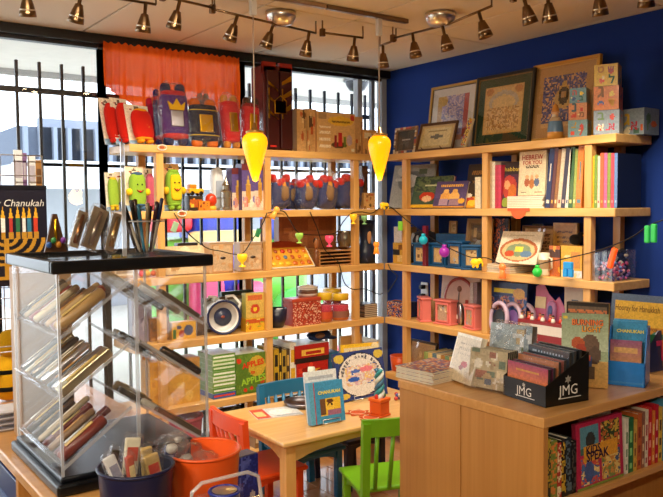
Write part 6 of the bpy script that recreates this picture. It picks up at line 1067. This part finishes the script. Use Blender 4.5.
# plush bee beside the case
b=on(9,400,'Z',zt); t=thing('plush_bee','yellow and black plush bee sitting on the counter beside the case','plush toy',(b[0],b[1],zt),(0,0,.2)); t.scale=(.82,.82,.82)
g=G(); g.sell('d8a41c',0,0,.10,.075,.07,.10,.9,1,20,14); ob('body',g,CLOTH,t)
for k in range(2): g=G(); g.sell('16130f',0,0,.06+.07*k,.0745+.003,.0725,.016,.6,1,20,6); ob('stripe',g,CLOTH,t)
g=G(); g.sell('dcaa20',.01,-.01,.245,.065,.06,.06,1,1,18,12); ob('head',g,CLOTH,t); g=G(); g.sell('c8562c',.045,-.05,.23,.022,.02,.02,1,1,12,8); ob('nose',g,CLOTH,t)
for sx in(-1,1): g=G(); g.tube([(sx*.03,0,.29),(sx*.04,0,.33),(sx*.06,-.01,.35)],.006,6,'16130f'); g.sell('16130f',sx*.06,-.01,.352,.014,.014,.014,1,1,10,8); ob('antenna',g,CLOTH,t); g=G(); g.sell('16130f',sx*.085,-.04,.13,.035,.022,.022,1,1,12,8); ob('arm',g,CLOTH,t)
# clear bins of discs at far left
for k in range(4):
    zk=zt+.0+.017*k; o=tag(ob('clear_tray',(lambda g:(g.box(-.06,.06,0,.13,0,.002),g.box(-.06,.06,0,.002,.002,.014),g.box(-.06,.06,.128,.13,.002,.014),g)[-1])(G()),ACRYL,None,(-3.0,-1.83,zk)),'flat clear tray stacked on the counter beside the bee','tray','stacked clear trays'); g=G(); g.box(-.05,.05,.01,.12,.0025,.006,'c8c8d4'); ob('leaflet',g,PAPER,o)
# ================================================================ buckets in front of the counter
SZ=.72
def bucket(label,px0,px1,pyr,Y,c,h=.24):
    a=on(px0,pyr,'Y',Y); h=a[2]-SZ-.0015; b=on(px1,pyr,'Y',Y); r=(b[0]-a[0])/2; zr=a[2]; t=thing('bucket',label,'bucket',((a[0]+b[0])/2,Y,zr-h)); 
    g=G(); g.lathe([(0,0),(r*.78,0),(r*.98,h*.97),(r,h),(r*.95,h),(r*.75,.006),(0,.006)],36,c); ob('pail',g,PLAST,t); g=G(); g.tube([(r*.99*math.cos(2*PI*k/36),r*.99*math.sin(2*PI*k/36),h) for k in range(36)],.004,6,c,True); ob('rim',g,PLAST,t); return t,r,zr
# low stand carrying them
st=thing('display_stand','low wooden stand carrying the buckets in front of the counter','stand',(-2.72,-2.68,0))
g=G(); g.rbox(-.36,.36,-.24,.17,SZ-.025,SZ,'a87842',.003); ob('top',g,B_X,st)
for x in(-.34,.31): g=G(); g.rbox(x,x+.03,-.22,.15,0,SZ-.0255,'98703c',.002); ob('side_panel',g,B_Z,st)
t,r,zr=bucket('navy bucket full of wrapped trinkets in front of the display case',99,171,474,-2.66,'161c40',.24); nb=t.location
t2,r2,zr2=bucket('orange bucket holding crinkled clear wrapping',169,236,457,-2.62,'e2561c',.24); ob_=t2.location
for t_ in(t,t2): pass
R=random.Random(6)
for k,(px,py,c,kind) in enumerate(((108,462,'2a2018','dark brown'),(122,465,'d8d8da','clear white'),(129,450,'d8d0b8','ivory scroll'),(133,466,'b84a34','copper red'),(148,458,'c8a868','tan'),(157,464,'b8985c','straw'),(141,448,'2a3468','blue'),(164,457,'24336a','deep blue'))):
    Y=nb.y+[-.01,-.03,.03,-.05,.0,-.02,.05,.03][k]; q=on(px,py,'Y',Y); t=thing('wrapped_trinket','%s wrapped trinket poking out of the navy bucket'%kind,'trinket',(q[0],Y,q[2]-.055),(R.uniform(-.3,.1),R.uniform(-.3,.3),R.uniform(-.4,.4)))
    g=G(); w2=.009+.004*(k%3); g.rbox(-w2,w2,-.006,.006,0,.08,c,.003); g.box(-w2*.7,w2*.7,-.0068,-.006,.03,.06,['e0c890','8a8aa0','b8402c'][k%3]); ob('trinket',g,GLOSS,t); g=G(); g.sell('ffffff',0,0,.04,w2*1.4,.014,.05,.5,.5,14,10,None,.15,k); ob('wrapper',g,BAG,t)
for k,(px,py,s_) in enumerate(((172,447,.035),(186,458,.04),(204,462,.03),(178,438,.022))):
    Y=ob_.y-.02+.03*(k%2); q=on(px,py,'Y',Y); g=G(); g.sell('ffffff',0,0,0,s_,s_*.8,s_*.8,.7,.7,20,14,None,.35,k+3); o=tag(ob('crinkled_wrap',g,BAG,None,(q[0],Y,q[2])),'crinkled clear cellophane wrap in the orange bucket','wrap','cellophane in the orange bucket')
    g=G(); g.sell('b8b4b0',0,0,-.004,s_*.4,s_*.3,s_*.3,.8,.8,12,8,None,.3,k); ob('trinket',g,PLAST,o)
# dark smoked box behind the buckets
a=on(160,440,'Y',-2.4); t=thing('smoked_box','dark smoked plastic box behind the buckets','box',(a[0]-.045,-2.575,SZ+.001)); h=on(160,424,'Y',-2.4)[2]-SZ; g=G(); g.rbox(-.05,.05,0,.05,0,h,'2a2c34',.003); ob('body',g,PLAST,t); g=G(); g.rbox(-.052,.052,-.002,.052,h,h+.006,'1c1e26',.002); ob('lid',g,PLAST,t)
# blue candle carton
Y=-2.55; a=on(237,480,'Y',Y); b=on(259,480,'Y',Y); z1=on(248,456,'Y',Y)[2]; s=at((a[0]+b[0])/2,Y,SZ-.2,b[0]-a[0],z1-SZ+.2,.15)
s=at((a[0]+b[0])/2,Y,SZ+.001,b[0]-a[0],z1-SZ-.001,.1); carton(s,'blue holiday candle carton with silver ovals beside the orange bucket','box',art('1c2a80',('e',.3,.3,.16,.12,'8a90b0'),('e',.7,.42,.16,.1,'b0a8b0'),('e',.6,.15,.14,.1,'9a98b0'),('e',.4,.85,.2,.08,'4a58b0'),('n',0,.55,1,1,8,[None,'2c3c9a',None,'5a6ac0'],4)),.05,'1c2a70',cell=.005)
# clear acrylic holder with silver disc at the very front
Y=-2.87; a=on(186,490,'Y',Y); b=on(262,490,'Y',Y); zt2=on(225,478,'Y',Y)[2]; w2=(b[0]-a[0])/2; t=thing('acrylic_bin','rounded clear acrylic bin with a silver rimmed tin at the front','bin',((a[0]+b[0])/2,Y,SZ+.001)); h=zt2-SZ
g=G(); g.box(-w2,w2,0,.003,0,h*.8); g.box(-w2,w2,.08,.083,0,h*.8); g.box(-w2,w2,.003,.08,0,.003); ob('bin',g,ACRYL,t)
g=G(); g.tube([(-w2,0,0),(-w2,0,h*.75),(-w2*.85,0,h*.95),(-w2*.6,0,h),(w2*.6,0,h),(w2*.9,0,h*.95),(w2,0,h*.75),(w2,0,0)],.004,8,'ffffff'); ob('front_edge',g,ACEDGE,t)
q=on(225,494,'Y',Y+.04); t=thing('round_tin','round silver tin with blue rim inside the acrylic bin','tin',(q[0],Y+.042,SZ+.006)); h=q[2]-SZ; g=G(); g.lathe([(0,0),(.032,0),(.032,h),(.026,h+.002),(0,h+.004)],24,['c8c8cc','c8c8cc','2a3a9a','d0d0d4']); ob('tin',g,METAL,t); g=G(); g.tube([(.032*math.cos(2*PI*k/24),.032*math.sin(2*PI*k/24),h) for k in range(24)],.003,6,'2a3a9a',True); ob('blue_rim',g,PLAST,t)
# ================================================================ string of novelty lights along the shelves
sl=thing('string_lights','string of coloured novelty lights draped along both shelf units','string lights',(0,0,0))
YL=LF-.012; XR=RF-.012
def PL(px,py): p=on(px,py,'Y',YL); return (p[0],YL,p[2])
def PR(px,py): p=on(px,py,'X',XR); return (XR,p[1],p[2])
def smooth(P,n=5):
    out=[]; P=[np.array(p) for p in P]
    for i in range(len(P)-1):
        p0=P[max(i-1,0)];p1=P[i];p2=P[i+1];p3=P[min(i+2,len(P)-1)]
        for k in range(n):
            t=k/n; out.append(.5*((2*p1)+(-p0+p2)*t+(2*p0-5*p1+4*p2-p3)*t*t+(-p0+3*p1-3*p2+p3)*t**3))
    out.append(P[-1]); return [tuple(x) for x in out]
def cord(P): g=G(); g.tube(smooth(P),.0032,6,'14120f'); ob('cord',g,PLAST,sl)
cord([PL(174,213),PL(186,231),PL(205,247),PL(220,251),PL(241,254),PL(252,240),PL(262,225),PL(267,213)])
cord([PL(268,213),PL(283,211),PL(291,222),PL(298,232),PL(312,235),PL(335,233),PL(343,222),PL(352,213),PL(363,212)])
cord([PL(310,212),PL(317,228),PL(325,250),PL(338,262),PL(344,282),PL(352,289),PL(365,289),PL(378,294),PL(383,293)])
cord([PL(363,212),PL(372,213),PL(380,208),PR(390,207),PR(398,213),PR(410,223),PR(428,236),PR(447,247),PR(470,257),PR(487,258),PR(503,266)])
cord([PR(388,292),PR(394,283),PR(397,276),PR(391,270),PR(388,264)])
cord([PR(503,266),PR(530,266),PR(548,262),PR(568,258),PR(600,250),PR(630,238),PR(648,226),PR(663,220)])
LM={}
def lamp(P,kind,c,e=.5,s=1.,rot=0,side='R'):
    k='lit_plastic_'+c
    if k not in LM: LM[k]=glow(k,c,e)
    g=G(); x,y,z=P; M=Matrix.Translation(P)@Matrix.Rotation(-PI/2 if side=='R' else 0,4,'Z')@Matrix.Rotation(rot,4,'Y')@Matrix.Translation((0,-.014,0))@Matrix.Scale(s*1.25,4)
    if kind=='goblet': g.lathe([(0,-.03),(.014,-.03),(.013,-.026),(.005,-.022),(.005,-.014),(.016,-.004),(.02,.01),(.018,.02),(0,.02)],14,c,M)
    elif kind=='elephant': g.sell(c,0,0,0,.022,.014,.014,1,1,14,8,M); g.sell(c,.022,0,.006,.011,.01,.01,1,1,10,6,M); g.tube([tuple(M@Vector(q)) for q in((.03,0,.004),(.037,0,-.004),(.036,0,-.014))],.004,6,c); g.sell(c,-.01,0,-.015,.006,.006,.008,1,1,8,6,M); g.sell(c,.01,0,-.015,.006,.006,.008,1,1,8,6,M)
    elif kind=='book': g.rbox(-.014,.014,-.006,.006,-.03,.02,c,.003,2,M)
    elif kind=='double': g.rbox(-.02,-.002,-.006,.006,-.03,.028,c,.004,2,M); g.rbox(.003,.022,-.006,.008,-.028,.034,c,.004,2,M)
    elif kind=='stick': g.rbox(-.011,.011,-.008,.008,-.04,.04,c,.005,2,M)
    elif kind=='ball': g.sell(c,0,0,0,.021,.02,.021,1,1,16,10,M); g.lathe([(.009,.018),(.009,.03),(0,.03)],10,'1a1a1a',M)
    elif kind=='pants': g.rbox(-.02,.02,-.007,.007,.0,.028,c,.003,2,M); g.rbox(-.022,-.003,-.007,.007,-.03,.0,c,.003,2,M); g.rbox(.003,.022,-.007,.007,-.03,.0,c,.003,2,M)
    elif kind=='fig': g.sell(c,0,0,.012,.014,.012,.014,1,1,12,8,M); g.lathe([(0,-.03),(.014,-.03),(.01,-.01),(.008,.002),(0,.002)],12,c,M)
    ob('novelty_lamp',g,LM[k],sl)
lamp(PL(241,259),'goblet','f0c020',.5,1.2,0,'L'); lamp(PL(298,237),'goblet','9ac850',.3,1.0,0,'L'); lamp(PL(328,240),'goblet','e8486a',.5,1.1,0,'L')
lamp(PL(352,218),'goblet','f0b420',.6,1.0,0,'L'); lamp(PL(363,219),'goblet','7ab070',.2,.9,0,'L'); lamp(PL(274,212),'fig','f0a040',.5,1.1,.6,'L'); lamp(PL(257,232),'book','2c7a4a',.1,.8,.4,'L')
lamp(PL(375,247),'fig','f08a28',.7,1.2,0,'L'); lamp(PL(382,205),'elephant','f0b818',.7,1.0,.2,'L'); lamp(PL(174,226),'book','8aa88a',.1,.9,.4,'L')
lamp(PR(402,225),'book','7cc038',.35,.95); lamp(PR(425,240),'ball','18a0b0',.4,1.05); lamp(PR(446,252),'ball','9a2a9a',.4,1.2); lamp(PR(477,262),'elephant','f0b818',.6,1.2)
lamp(PR(504,270),'fig','f07838',.6,1.2); lamp(PR(539,272),'ball','28b840',.35,1.0); lamp(PR(570,269),'pants','1c88c8',.4,1.05); lamp(PR(614,258),'stick','f05014',.9,1.0,.3); lamp(PR(652,234),'double','2aa84a',.3,1.1)
# shelf edge price tags on the window unit
for px,py,l,lb in((162,148,1,'small white oval price tag hanging on the top shelf edge'),(182,212,2,'small white oval price tag hanging on the second shelf edge')):
    p=on(px,py-3,'Y',LF-.004); t=thing('price_tag',lb,'price tag',(p[0],LF-.0006,ZT[l]-.002),(0,0,0),'oval shelf tags'); g=G(); g.tube([(.026*math.cos(2*PI*k/20),-.004,-.012+.014*math.sin(2*PI*k/20)) for k in range(20)],.0035,6,'e8e0d4',True); ob('oval_ring',g,PLAST,t); g=G(); g.box(-.012,.012,-.004,-.002,-.018,-.006,'b0502c'); ob('price_print',g,PAPER,t)
